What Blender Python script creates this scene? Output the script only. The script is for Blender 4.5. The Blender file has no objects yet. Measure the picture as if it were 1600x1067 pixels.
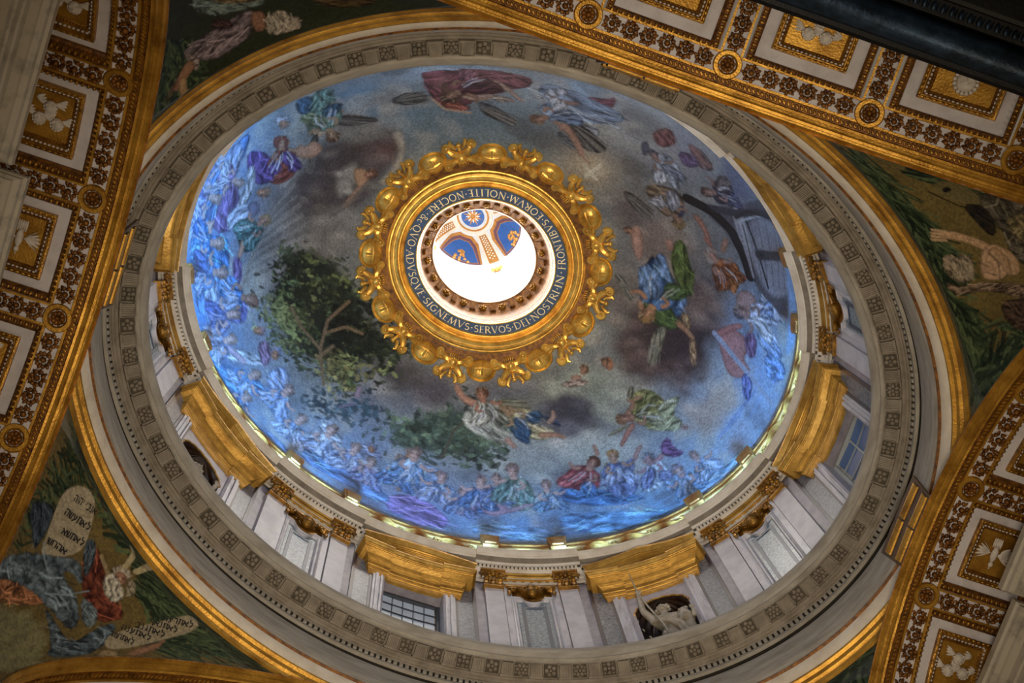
import bpy, math, random
import numpy as np
from mathutils import Matrix, Vector

# ------------------------------------------------------------------ camera, sky, lights, exposure
S = bpy.context.scene
COL = S.collection
PI = math.pi

def lin(h):
    if isinstance(h, str):
        h = [int(h[i:i+2], 16) for i in (0, 2, 4)]
    return [(c/255/12.92 if c/255 <= .04045 else ((c/255+.055)/1.055)**2.4) for c in h]

def look(loc, rot, f):
    cam = bpy.data.cameras.new('camera')
    cam.sensor_width = 36; cam.lens = f/1600*36; cam.clip_end = 500
    o = bpy.data.objects.new('camera', cam)
    yaw, tilt, roll = rot
    cy, sy, ct, st, cr, sr = math.cos(yaw), math.sin(yaw), math.cos(tilt), math.sin(tilt), math.cos(roll), math.sin(roll)
    R = np.array([[cy, -sy, 0], [sy, cy, 0], [0, 0, 1]]) @ np.array([[1, 0, 0], [0, ct, st], [0, -st, ct]]) @ np.array([[cr, -sr, 0], [sr, cr, 0], [0, 0, 1]])
    m = np.eye(4); m[:3, 0] = R[:, 0]; m[:3, 1] = -R[:, 1]; m[:3, 2] = -R[:, 2]; m[:3, 3] = loc
    o.matrix_world = Matrix(m.tolist())
    COL.objects.link(o); S.camera = o
look((-3.305, -4.713, -25.99), (-.621, .198, .293), 2196.1)

S.view_settings.view_transform = 'Standard'
S.view_settings.look = 'None'
S.view_settings.gamma = 1
S.view_settings.use_curve_mapping = False
S.view_settings.exposure = 0.0

W = bpy.data.worlds.new('world'); S.world = W; W.use_nodes = True
W.node_tree.nodes['Background'].inputs[0].default_value = (.95, .78, .58, 1)
W.node_tree.nodes['Background'].inputs[1].default_value = .16

def area(name, loc, target, size, power, color, size_y=None, spread=180):
    l = bpy.data.lights.new(name, 'AREA'); l.energy = power; l.color = color
    l.shape = 'RECTANGLE'; l.size = size; l.size_y = size_y or size; l.spread = math.radians(spread)
    o = bpy.data.objects.new(name, l); COL.objects.link(o)
    o.location = loc
    o.rotation_euler = (Vector(target)-Vector(loc)).to_track_quat('-Z', 'Y').to_euler()
    return o

A1, B1 = 7.0, 5.466
def E(t, d, z): return ((A1+d)*math.cos(t), (B1+d)*math.sin(t), z)
LAN = [(28, 24.6), (118, 24.6), (208, 24.6), (298, 24.6)]
for a, z in LAN:      # daylight entering the lantern through its windows
    a = math.radians(a)
    area('lantern_daylight', (1.5*math.cos(a), 1.3*math.sin(a), 21.2), (0, 0, 20.7), 1.0, 270, (1, .97, .92), 2.6)
NL = 44
for k in range(NL):   # floodlights standing on the ledge of the upper cornice, washing the foot of the mosaic
    t = 2*PI*(k+.5)/NL
    dg = math.degrees(t)
    w = 1.0
    if 105 < dg < 205: w = 1.75
    elif 60 < dg <= 105: w = 1.15
    elif 250 < dg < 345: w = .3
    elif 200 <= dg <= 250: w = .5
    elif dg > 345 or dg < 40: w = 1.0
    area('ledge_floodlight', E(t, .485, 6.97), E(t, .74, 10.2), .5, 15*w, (.16, .50, 1), .07, 46)
for t, p in ((PI/2, 14), (0, 30), (PI, 75), (-PI/2, 210)):   # daylight through the drum windows
    area('drum_window_daylight', E(t, .62, 3.0), E(t, -3, 3.9), 1.2, p, (.85, .9, 1), 2.4)
for x, y in ((-5.6, -4.4), (5.6, -4.4), (-5.6, 4.4), (5.6, 4.4)):   # added warm fill lamps in front of the piers, no fittings
    area('pier_fill_light', (x*.9, y*.9, -13), (x*1.15, y*1.1, -3), .8, 66, (1, .77, .5))
area('nave_fill_light', (-1, -3, -23), (1, 2, 6), 3, 380, (1, .86, .68), None, 60)  # added warm fill lamp, brightens the cornices and vaults from below

area('collar_fill_light', (-2, -4, -22.5), (.1, .1, 15.3), .8, 85, (1, .84, .6), None, 22)  # added narrow lamp, only there to brighten the gilded collar

# ------------------------------------------------------------------ helpers
def arc_table(a, b, n=7201):
    t = np.linspace(-PI, 3*PI, n*2-1)
    ds = np.hypot(a*np.sin(t), b*np.cos(t))
    s = np.r_[0, np.cumsum((ds[1:]+ds[:-1])/2*np.diff(t))]
    return t, s-np.interp(0, t, s)
TT, SS = arc_table(A1+.9, B1+.9)
PER = np.interp(2*PI, TT, SS)
def T(s): return np.interp(s, SS, TT)
def Sof(t): return np.interp(t, TT, SS)
def wallmap(s0):
    def f(P):
        t = T(P[:, 0]+s0)
        return np.c_[(A1+P[:, 1])*np.cos(t), (B1+P[:, 1])*np.sin(t), P[:, 2]]
    return f

class MB:
    def __init__(s): s.v = []; s.f = []; s.n = 0
    def add(s, V, F):
        V = np.asarray(V, float).reshape(-1, 3)
        s.v.append(V); s.f += [tuple(i+s.n for i in f) for f in F]; s.n += len(V); return s
    def grid(s, P, cu=False, cv=False):
        P = np.asarray(P, float); n, m = P.shape[:2]
        F = []
        for i in range(n if cu else n-1):
            i2 = (i+1) % n
            for j in range(m if cv else m-1):
                j2 = (j+1) % m
                F.append((i*m+j, i2*m+j, i2*m+j2, i*m+j2))
        return s.add(P.reshape(-1, 3), F)
    def box(s, x0, x1, y0, y1, z0, z1, nx=1):
        xs = np.linspace(x0, x1, nx+1)
        P = np.array([[(x, y0, z0), (x, y1, z0), (x, y1, z1), (x, y0, z1)] for x in xs])
        b = s.n; s.grid(P, cv=True); m = len(xs)*4
        s.f += [(b+3, b+2, b+1, b), (b+m-4, b+m-3, b+m-2, b+m-1)]; return s
    def ell(s, c, r, n=8, m=6, R=None):
        V = []
        for i in range(1, m):
            a = PI*i/m
            for j in range(n):
                q = 2*PI*j/n; V.append((math.sin(a)*math.cos(q), math.sin(a)*math.sin(q), math.cos(a)))
        V += [(0, 0, 1), (0, 0, -1)]
        V = np.array(V)*np.array(r)
        if R is not None: V = V @ np.asarray(R).T
        F = []
        for i in range(m-2):
            for j in range(n): F.append((i*n+j, (i+1)*n+j, (i+1)*n+(j+1) % n, i*n+(j+1) % n))
        t = (m-1)*n
        for j in range(n):
            F.append((t, j, (j+1) % n)); F.append((t+1, (m-2)*n+(j+1) % n, (m-2)*n+j))
        return s.add(V+np.array(c), F)
    def tube(s, pts, rad, n=6, flat=1.0, up=(0, 0, 1), cap=True):
        P = np.array(pts, float); m = len(P)
        rad = np.broadcast_to(np.asarray(rad, float), (m,))
        tg = np.gradient(P, axis=0); tg /= np.linalg.norm(tg, axis=1)[:, None]+1e-12
        up = np.array(up, float); G = []
        for i in range(m):
            a = np.cross(tg[i], up)
            if np.linalg.norm(a) < 1e-4: a = np.cross(tg[i], (1, .3, 0))
            a /= np.linalg.norm(a); b = np.cross(a, tg[i])
            G.append([P[i]+rad[i]*(math.cos(2*PI*k/n)*a+flat*math.sin(2*PI*k/n)*b) for k in range(n)])
        b0 = s.n; s.grid(np.array(G), cv=True)
        if cap: s.f += [tuple(b0+k for k in range(n))[::-1], tuple(b0+(m-1)*n+k for k in range(n))]
        return s
    def poly(s, pts, h0, h1):                   # prism over a polygon in the local xy plane
        n = len(pts)
        V = [(x, y, h0) for x, y in pts]+[(x, y, h1) for x, y in pts]
        F = [tuple(range(n))[::-1], tuple(range(n, 2*n))]+[(i, (i+1) % n, n+(i+1) % n, n+i) for i in range(n)]
        return s.add(V, F)
    def verts(s): return np.concatenate(s.v) if s.v else np.zeros((0, 3))
    def map(s, f): s.v = [np.asarray(f(s.verts()), float)]; return s
    def mesh(s, name, m, smooth=True, ang=40):
        me = bpy.data.meshes.new(name)
        me.from_pydata(s.verts().tolist(), [], s.f)
        if m: me.materials.append(m)
        if smooth:
            me.polygons.foreach_set('use_smooth', [True]*len(me.polygons))
            me.set_sharp_from_angle(angle=math.radians(ang))
        me.update()
        return me

def root(name, loc, label=None, cat=None, group=None, kind=None):
    o = bpy.data.objects.new(name, None); COL.objects.link(o); o.location = loc; o.empty_display_size = .2
    return tag(o, label, cat, group, kind)
def tag(o, label=None, cat=None, group=None, kind=None):
    if label: o['label'] = label
    if cat: o['category'] = cat
    if group: o['group'] = group
    if kind: o['kind'] = kind
    return o
WLOC = {}
def wloc(p):
    return WLOC.get(p.name, np.zeros(3)) if p else np.zeros(3)
def obj(name, mb, mt, parent=None, loc=None, kind=None, smooth=True, ang=40, label=None):
    """mesh given in world coordinates; its origin goes to loc (or the parent's origin)"""
    if parent is not None:
        base = np.array(parent.location)+wloc(parent) if parent.parent else np.array(parent.location)
    else:
        base = np.array(loc if loc is not None else (0, 0, 0), float)
    V = mb.verts()
    if loc is None and parent is not None:
        c = V.mean(0)
    else:
        c = np.array(loc if loc is not None else (0, 0, 0), float)
    mb.v = [V-c]
    o = bpy.data.objects.new(name, mb.mesh(name, mt, smooth, ang)); COL.objects.link(o)
    if parent is not None:
        o.parent = parent; o.location = c-base; WLOC[o.name] = base
    else:
        o.location = c
    if kind: o['kind'] = kind
    if label: o['label'] = label
    return o
def inst(name, me, M, parent=None):
    """a copy sharing mesh data; M is its world matrix"""
    o = bpy.data.objects.new(name, me); COL.objects.link(o)
    M = Matrix(np.asarray(M).tolist())
    if parent is not None:
        base = np.array(parent.location)+wloc(parent) if parent.parent else np.array(parent.location)
        o.parent = parent
        M = Matrix.Translation(Vector(-base)) @ M
        WLOC[o.name] = base
    o.matrix_local = M
    return o
def frame(p, x, y, z):
    m = np.eye(4); m[:3, 0] = x; m[:3, 1] = y; m[:3, 2] = z; m[:3, 3] = p; return m
def nrm(v): v = np.asarray(v, float); return v/np.linalg.norm(v)

# ------------------------------------------------------------------ materials
def mat(name, col, rough=.6, metal=0., col2=None, scale=3., bump=0., bscale=20., mix=.5, detail=6, stretch=None, spec=.5, vor=False, emit=0):
    m = bpy.data.materials.new(name); m.use_nodes = True
    N = m.node_tree.nodes; L = m.node_tree.links; b = N['Principled BSDF']
    b.inputs['Roughness'].default_value = rough; b.inputs['Metallic'].default_value = metal
    b.inputs['Specular IOR Level'].default_value = spec
    b.inputs['Base Color'].default_value = (*lin(col), 1)
    if emit: b.inputs['Emission Color'].default_value = (*lin(col), 1); b.inputs['Emission Strength'].default_value = emit   # daylight behind the pane
    tc = N.new('ShaderNodeNewGeometry'); src = tc.outputs['Position']
    if stretch:
        mp = N.new('ShaderNodeMapping'); mp.inputs['Scale'].default_value = stretch
        L.new(src, mp.inputs['Vector']); src = mp.outputs['Vector']
    if col2:
        if vor:
            n = N.new('ShaderNodeTexVoronoi'); n.inputs['Scale'].default_value = scale
            out = n.outputs['Color']
            bw = N.new('ShaderNodeRGBToBW'); L.new(src, n.inputs['Vector']); L.new(out, bw.inputs[0]); out = bw.outputs[0]
        else:
            n = N.new('ShaderNodeTexNoise'); n.inputs['Scale'].default_value = scale; n.inputs['Detail'].default_value = detail
            n.inputs['Roughness'].default_value = .65
            L.new(src, n.inputs['Vector']); out = n.outputs['Fac']
        r = N.new('ShaderNodeValToRGB')
        r.color_ramp.elements[0].color = (*lin(col2), 1); r.color_ramp.elements[1].color = (*lin(col), 1)
        r.color_ramp.elements[0].position = mix-.14; r.color_ramp.elements[1].position = mix+.14
        L.new(out, r.inputs[0]); L.new(r.outputs[0], b.inputs['Base Color'])
    if bump:
        n2 = N.new('ShaderNodeTexNoise'); n2.inputs['Scale'].default_value = bscale; n2.inputs['Detail'].default_value = 4
        L.new(src, n2.inputs['Vector'])
        bp = N.new('ShaderNodeBump'); bp.inputs['Strength'].default_value = bump; bp.inputs['Distance'].default_value = .03
        L.new(n2.outputs['Fac'], bp.inputs['Height']); L.new(bp.outputs[0], b.inputs['Normal'])
    return m
M = {}
M['gold'] = mat('gilded_stucco', 'cc9a3e', .42, .7, '93661f', 2.2, .25, 26, .47)
M['gold_old'] = mat('aged_gilding', 'b5832f', .38, .65, '694618', 5, .3, 30, .48)
M['gold_dark'] = mat('dark_gilding', '8f5c1c', .5, .45, '4c2c10', 9, .35, 30, .5)
M['gold_bright'] = mat('bright_gilding', 'cf9f47', .42, .6, 'a0742c', 3.5, .25, 18, .47)
M['gold_matt'] = mat('matt_worn_gilding', 'b87a34', .65, .2, '8a5722', 6, .2, 30, .5)
M['gold_collar'] = mat('burnished_gilding', 'eebb55', .33, .6, 'b07c2c', 3, .2, 20, .45)
M['stone'] = mat('grey_travertine', 'aba497', .75, 0, '8c8477', 1.6, .12, 18, .48, stretch=(1, 1, 5))
M['stone_dark'] = mat('dark_brown_fascia', '6b5134', .7, .1, '4a3620', 3, .1, 18)  # brown of the crown bracket backing
M['stone_shaded'] = mat('shade_toned_travertine', '928879', .8, 0, '766c5f', 3, .12, 18, .48)  # darker travertine: shade painted into soffits and brackets
M['shade_grey'] = mat('shade_grey_recess', '5a5347', .9, 0, '474136', 4)  # shade painted behind the rosettes and upper dentils
M['shade_black'] = mat('shade_black_recess', '2e2920', .9, 0, '1f1b15', 3)  # near-black painted shade for the ring's dentil gaps and groove
M['stone_light'] = mat('cream_stucco', 'e4dac9', .7, 0, 'cdbfaa', 2.2, .1, 18, .46)
M['stone_rose'] = mat('carved_grey_stone', '8c8172', .85, 0, '6f6557', 7, .2, 25)
M['marble'] = mat('white_marble', 'cfcbcd', .4, 0, 'b4b0b6', 2.0, .04, 12, .47)
M['marble_vein'] = mat('veined_white_marble', 'c9c6cc', .35, 0, '8f8a98', 4.5, .04, 12, .40, stretch=(1, 1, .35))
M['lilac'] = mat('lilac_grey_marble', 'a9a3ab', .4, 0, '8b8590', 3, .05, 12)
M['breccia'] = mat('silver_speckled_marble', '858f9c', .3, 0, '343c48', 15, .05, 12, .5, detail=8)
M['breccia2'] = mat('blue_grey_speckled_marble', '9fb2ba', .3, 0, '3e4a56', 18, .05, 12, .5, detail=8)
M['purple'] = mat('porphyry_strip', '38303f', .35, 0, '28232f', 9)
M['blue_strip'] = mat('lapis_strip', '2f4460', .35, 0, '223248', 9)
M['white'] = mat('white_stucco', 'cfcacb', .75, 0, 'b8b2b0', 2.5, .08, 30, .42)
M['relief'] = mat('white_stucco_relief', 'd6cec4', .7, 0, 'b3a898', 9, .12, 30, .45)
M['grey_marble'] = mat('grey_veined_marble', 'b3ab9b', .5, 0, '6f6a60', 2.6, .05, 12, .36, detail=9)
M['bronze'] = mat('dark_bronze', '33475e', .38, .7, '18222e', 3, .2, 22)
M['bronze_black'] = mat('blackened_bronze', '0e1013', .5, .5, '07080a', 5, .15, 22)
M['navy'] = mat('navy_enamel_band', '2b4a70', .6, 0, '1f3858', 6)
M['letter'] = mat('gilt_lettering', 'ecd699', .45, .1)
M['lan_white'] = mat('white_lantern_plaster', 'ece8e2', .7, 0, 'ddd8d0', 3)
M['lan_pale'] = mat('pale_blue_plaster', 'd6dfec', .7)
M['lan_blue'] = mat('deep_blue_mosaic', '2c64b4', .6, 0, '2456a0', 8)
M['lan_violet'] = mat('violet_border', '6a4a5e', .6)
M['lan_gold'] = mat('ochre_border', 'c8924a', .6, .1, 'a87434', 9)
M['statue'] = mat('pale_statue_marble', 'c4b8a6', .6, 0, 'a3967f', 5, .1, 14)
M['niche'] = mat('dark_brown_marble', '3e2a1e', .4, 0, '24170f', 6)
M['glass'] = mat('dim_window_glass', 'a8b0b8', .35, 0, '949ca6', 2, emit=.26)
M['glass_blue'] = mat('blue_window_glass', '3c5478', .3, 0, '30466a', 2, emit=.25)
M['lead'] = mat('lead_came', '4a4f58', .6, .3)
M['win_white'] = mat('white_painted_wood', 'b9bcb6', .6)
M['floor'] = mat('polished_stone_floor', '8b8074', .4, 0, '6b6056', 1.5)
def vcol(name, rough=.5, bump=.35, spec=.4):
    m = bpy.data.materials.new(name); m.use_nodes = True
    N = m.node_tree.nodes; L = m.node_tree.links; b = N['Principled BSDF']
    a = N.new('ShaderNodeAttribute'); a.attribute_name = 'tesserae'
    g = N.new('ShaderNodeNewGeometry')
    v = N.new('ShaderNodeTexVoronoi'); v.inputs['Scale'].default_value = 22
    L.new(g.outputs['Position'], v.inputs['Vector'])
    bw = N.new('ShaderNodeRGBToBW'); L.new(v.outputs['Color'], bw.inputs[0])
    mr = N.new('ShaderNodeMapRange'); mr.inputs[1].default_value = .2; mr.inputs[2].default_value = .8
    mr.inputs[3].default_value = .78; mr.inputs[4].default_value = 1.24
    L.new(bw.outputs[0], mr.inputs[0])
    mx = N.new('ShaderNodeMix'); mx.data_type = 'RGBA'; mx.blend_type = 'MULTIPLY'; mx.inputs[0].default_value = 1
    L.new(a.outputs['Color'], mx.inputs[6])
    cb = N.new('ShaderNodeCombineXYZ')
    for i in range(3): L.new(mr.outputs[0], cb.inputs[i])
    L.new(cb.outputs[0], mx.inputs[7]); L.new(mx.outputs[2], b.inputs['Base Color'])
    bp = N.new('ShaderNodeBump'); bp.inputs['Strength'].default_value = bump; bp.inputs['Distance'].default_value = .02
    L.new(bw.outputs[0], bp.inputs['Height']); L.new(bp.outputs[0], b.inputs['Normal'])
    b.inputs['Roughness'].default_value = rough; b.inputs['Specular IOR Level'].default_value = spec
    return m
M['mosaic'] = vcol('dome_tesserae', .5, .3, .35)
M['mosaic2'] = vcol('pendentive_tesserae', .6, .25, .25)
rng = random.Random(7)

# ------------------------------------------------------------------ elliptical sweeps
def sweep(prof, t0=0, t1=2*PI, n=288, dfun=None, closed=True):
    ts = np.linspace(t0, t1, n, endpoint=not closed)
    G = np.empty((n, len(prof), 3))
    off = np.array([dfun(t) for t in ts]) if dfun else np.zeros(n)
    for j, (d, z) in enumerate(prof):
        G[:, j, 0] = (A1+d+off)*np.cos(ts); G[:, j, 1] = (B1+d+off)*np.sin(ts); G[:, j, 2] = z
    return MB().grid(G, cu=closed)
def sweep2(prof, n=200):                        # profile of (a, b, z)
    ts = np.linspace(0, 2*PI, n, endpoint=False)
    return MB().grid(np.array([[(a*math.cos(t), b*math.sin(t), z) for a, b, z in prof] for t in ts]), cu=True)
def kid(name, me, parent, label=None):          # sub-part in the same local frame as its (instanced) parent
    o = bpy.data.objects.new(name, me); COL.objects.link(o); o.parent = parent
    if label: o['label'] = label
    return o

# ------------------------------------------------------------------ setting: floor, end walls, drum wall
FZ = -27.6
f = MB().grid(np.array([[(x, y, FZ) for y in (-40, 40)] for x in (-30, 30)]))
obj('floor', f, M['floor'], loc=(0, 0, FZ), kind='structure')
for sx, nm in ((-1, 'wall_left'), (1, 'wall_right')):
    b = MB()
    b.box(min(sx*9.9, sx*10.4), max(sx*9.9, sx*10.4), -5.6, 5.6, FZ, -2.4)
    obj(nm, b, M['grey_marble'], loc=(sx*10, 0, FZ), kind='structure')

for sx, sy, nm in ((-1, -1, 'wall_upper_left'), (1, -1, 'wall_upper_right'), (-1, 1, 'wall_lower_left'), (1, 1, 'wall_lower_right')):   # corner piers
    b = MB(); b.poly([(sx*x, sy*y) for x, y in ((7.22, 4.95), (6.55, 5.85), (6.55, 10.5), (11.5, 10.5), (11.5, 4.95))], FZ, -6.24)
    obj(nm, b, M['grey_marble'], loc=(sx*8.5, sy*7.5, FZ), kind='structure', smooth=False)
BAY = PER/16
ZH, OW = 4.6, .71                               # head and half width of the openings
BIG = {0: 'window', 2: 'niche', 4: 'window', 6: 'niche', 8: 'window', 14: 'niche'}
b = MB()
for k in range(16):
    s0 = k*BAY
    def patch(xa, xb, za, zb, d=1.0, n=6):
        P = np.array([[(x, d, za), (x, d, zb)] for x in np.linspace(xa, xb, n)])
        G = wallmap(s0)(P.reshape(-1, 3)).reshape(n, 2, 3); b.grid(G)
    if k in BIG:
        patch(-BAY/2, -OW, -.1, 6.4); patch(OW, BAY/2, -.1, 6.4); patch(-OW, OW, ZH+.15, 6.4); patch(-OW, OW, -.1, .5)
    else:
        patch(-BAY/2, BAY/2, -.1, 6.4, n=10)
obj('wall_drum', b, M['lilac'], loc=(0, 0, 0), kind='structure')
# attic behind the ledge, between cornice and gilded rim
o = obj('wall_attic', sweep([(.80, 6.92), (.80, 7.8)]), M['stone_light'], loc=(0, 0, 7), kind='structure')

# ------------------------------------------------------------------ dome mosaic (painted further down)
DA, DB, DZ, DH = 7.773, 6.264, 8.372, 7.6
def dome(u, v):                                 # map coords (azimuthal, rim at radius 1) to the vault surface
    r = np.hypot(u, v); q = np.clip(r, 0, 1)*PI/2
    sr = np.sin(q)/np.maximum(r, 1e-9)
    return np.stack([DA*u*sr, DB*v*sr, DZ+DH*np.cos(q)], -1)
def dome_n(x, y):
    z = DH*math.sqrt(max(0, 1-(x/DA)**2-(y/DB)**2))
    return -nrm((x/DA**2, y/DB**2, z/DH**2)), DZ+z

# ------------------------------------------------------------------ gilded rim at the foot of the mosaic
rim = root('mosaic_border', (0, 0, 7.75), 'gilded moulded rim running round the foot of the dome mosaic', 'moulding')
obj('moulding', sweep([(.95, 7.72), (.80, 7.74), (.76, 7.8), (.78, 7.86), (.70, 7.9), (.69, 7.98), (.74, 8.02), (.74, 8.16), (.70, 8.2), (.70, 8.26), (.75, 8.3), (.775, 8.375), (.95, 8.4)]), M['gold_matt'], rim)
PILS = .89
kb = MB()
for x, w in ((0, 1),):
    kb.poly([(-.20, 7.74), (.20, 7.74), (.26, 8.44), (-.26, 8.44)], 0, .14)
    kb.poly([(-.15, 7.84), (.15, 7.84), (.19, 8.34), (-.19, 8.34)], .13, .18)
kb.v = [np.c_[V[:, 0], V[:, 2], V[:, 1]] for V in kb.v]
VISP = [k for k in range(16) if k % 2 == 1 and k not in (9, 11)]
def bend(mb, s0, dfun=None):
    return mb.map(wallmap(s0))
for k in range(1, 16, 2):
    for sg in (-1, 1):
        if k in (11,): continue
        q = MB(); q.v = [np.c_[kb.verts()[:, 0], .72-kb.verts()[:, 1], kb.verts()[:, 2]]]; q.f = kb.f; q.n = kb.n
        obj('bracket', bend(q, k*BAY+sg*PILS), M['gold_matt'], rim)
bayname = {0: 'the right-hand window', 2: 'the lower right niche', 4: 'the lower window', 6: 'the lower left niche', 8: 'the left-hand window', 14: 'the upper right niche'}
for k in BIG:
    g = root('gilded_garland', E(T(k*BAY), .6, 7.5), 'gilded scroll garland lying on the ledge above '+bayname[k], 'garland', None)
    for i, x in enumerate((-.95, 0, .95)):
        q = MB(); xs = np.linspace(-.42, .42, 15)
        q.tube([(x+a, .73-.03*math.cos(a*7), 7.62+.14*math.sin(a*6+i)) for a in xs], .05+.07*np.cos(xs/.42*PI/2)**.5, 6)
        for e in (-1, 1):
            q.tube([(x+e*(.42+.10*math.sin(p)), .71, 7.64+.1*math.cos(p)) for p in np.linspace(0, 5, 9)], .035, 5)
        obj('scroll', bend(q, k*BAY), M['gold_matt'], g)

# ------------------------------------------------------------------ upper cornice
uc = root('upper_cornice', (0, 0, 6), 'cream moulded cornice crowning the drum below the mosaic', 'cornice')
def ress(t):
    s = (Sof(t) % PER)/BAY
    k = round(s)
    return -.09 if (k % 2 == 1 and abs(s-k)*BAY < 1.32) else 0.
brk = []
for k in range(1, 16, 2):
    for sg in (-1, 1):
        t = T((k*BAY+sg*1.32) % PER); brk += [t-1e-4, t+1e-4]
ts = np.sort(np.r_[np.linspace(0, 2*PI, 240, endpoint=False), np.mod(brk, 2*PI)])
def sweep_ts(prof):
    G = np.array([[E(t, d+ress(t), z) for d, z in prof] for t in ts]); return MB().grid(G, cu=True)
obj('architrave', sweep_ts([(1.05, 6.02), (.99, 6.02), (.99, 6.16), (.95, 6.18), (.95, 6.34), (.90, 6.40), (.90, 6.44)]), M['stone_light'], uc, ang=25)
obj('corona', sweep_ts([(.95, 6.42), (.84, 6.45), (.82, 6.5), (.82, 6.61), (.76, 6.62), (.74, 6.64), (.73, 6.66), (.62, 6.68), (.62, 6.75), (.585, 6.76), (.575, 6.78), (.53, 6.81), (.49, 6.85), (.485, 6.88), (.465, 6.885), (.465, 6.91), (.95, 6.93)]), M['stone_light'], uc, ang=25)
b = MB()
for k in range(16):
    if k in (10, 11, 12): continue
    for x in (np.arange(-1.2, 1.21, .1) if k % 2 else np.r_[np.arange(-1.4, -1.15, .1), np.arange(1.2, 1.41, .1)]):
        q = MB().box(x-.032, x+.032, .68 if k % 2 else .77, .86, 6.47, 6.60); bend(q, k*BAY); b.add(q.verts(), q.f)
obj('dentil_course', b, M['stone_light'], uc, kind='stuff', smooth=False)
obj('dentil_ground', sweep_ts([(.815, 6.49), (.812, 6.5), (.812, 6.60), (.80, 6.612)]), M['shade_grey'], uc)  # dark strip painting the shade between the dentils
obj('corona_soffit', sweep_ts([(.735, 6.655), (.728, 6.655), (.618, 6.674), (.615, 6.69)]), M['stone_shaded'], uc)  # greyer strip painting the shade under the corona
for k in range(1, 16, 2):
    if k in (9, 11, 13): continue
    prof = [(1.0, 6.03), (.90, 6.03), (.90, 6.10), (.87, 6.12), (.87, 6.2), (.83, 6.24), (.81, 6.30), (.79, 6.32), (.79, 6.36), (.95, 6.38)]
    q = MB().grid(np.array([[(x, d, z) for d, z in prof] for x in np.linspace(-.68, .68, 8)]))
    obj('gilded_architrave', bend(q, k*BAY), M['gold'], uc, ang=25)

# ------------------------------------------------------------------ pilasters
pname = {1: ('between the right-hand window and the lower right niche', 'the right-hand window', 'the lower right niche'),
         3: ('', 'the lower right niche', 'the lower window'), 5: ('', 'the lower window', 'the lower left niche'),
         7: ('', 'the lower left niche', 'the left-hand window'), 15: ('', 'the upper right niche', 'the right-hand window')}
def capital_mb():
    q = MB()
    q.box(-.25, .25, .80, .96, 5.46, 5.50)
    q.box(-.31, .31, .70, .96, 6.24, 6.31)
    for x in (-.17, 0, .17):                              # leaves
        q.ell((x, .85, 5.66), (.085, .07, .17), 7, 5); q.ell((x, .79, 5.80), (.07, .06, .05), 6, 4)
    for x in (-.09, .09): q.ell((x, .84, 5.86), (.07, .06, .15), 6, 5); q.ell((x, .77, 5.98), (.055, .05, .04), 6, 4)
    for e in (-1, 1):                                     # volutes
        th = np.linspace(0, 3.4*PI, 26)
        q.tube([(e*(.22+(.115-.028*a/PI)*math.cos(a)), .78-.01*a/PI, 6.11+(.115-.028*a/PI)*math.sin(a)) for a in th], .032, 5, up=(0, 1, 0))
        q.ell((e*.22, .77, 6.11), (.04, .05, .04), 6, 4)
        q.tube([(e*.20, .80, 6.02), (e*.13, .80, 5.9), (e*.05, .80, 5.84)], (.03, .035, .02), 5)
        q.tube([(e*.11, .76, 6.2), (e*.2, .74, 6.13), (e*.29, .76, 6.02), (e*.30, .8, 5.9)], (.03, .04, .035, .015), 5)
    q.ell((0, .76, 6.12), (.085, .08, .10), 8, 6)          # winged head in the middle
    for e in (-1, 1): q.ell((e*.10, .78, 6.19), (.09, .05, .05), 6, 4)
    q.tube([(-.09, .75, 6.2), (-.05, .72, 6.29), (0, .71, 6.31), (.05, .72, 6.29), (.09, .75, 6.2)], .02, 5)
    return q
for k in (1, 3, 5, 7, 15):
    _, na, nb = pname[k]
    for sg in (-1, 1):
        s0 = k*BAY+sg*PILS
        side, other = (na, nb) if sg < 0 else (nb, na)
        r = root('pilaster', E(T(s0), .95, 0), 'white pilaster with gilded capital beside %s, towards %s' % (side, other), 'pilaster', 'paired pilasters round the drum')
        obj('shaft', bend(MB().box(-.22, .22, .88, 1.02, 0, 5.47, 2), s0), M['marble'], r)
        obj('side_strip', bend(MB().box(*sorted((-sg*.24, -sg*.42)), .93, 1.02, 0, 5.80, 1), s0), M['marble_vein'], r, label='veined strip along the pilaster')
        obj('capital', bend(capital_mb(), s0), M['gold_old'], r, label='gilded capital of leaves and volutes')

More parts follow.
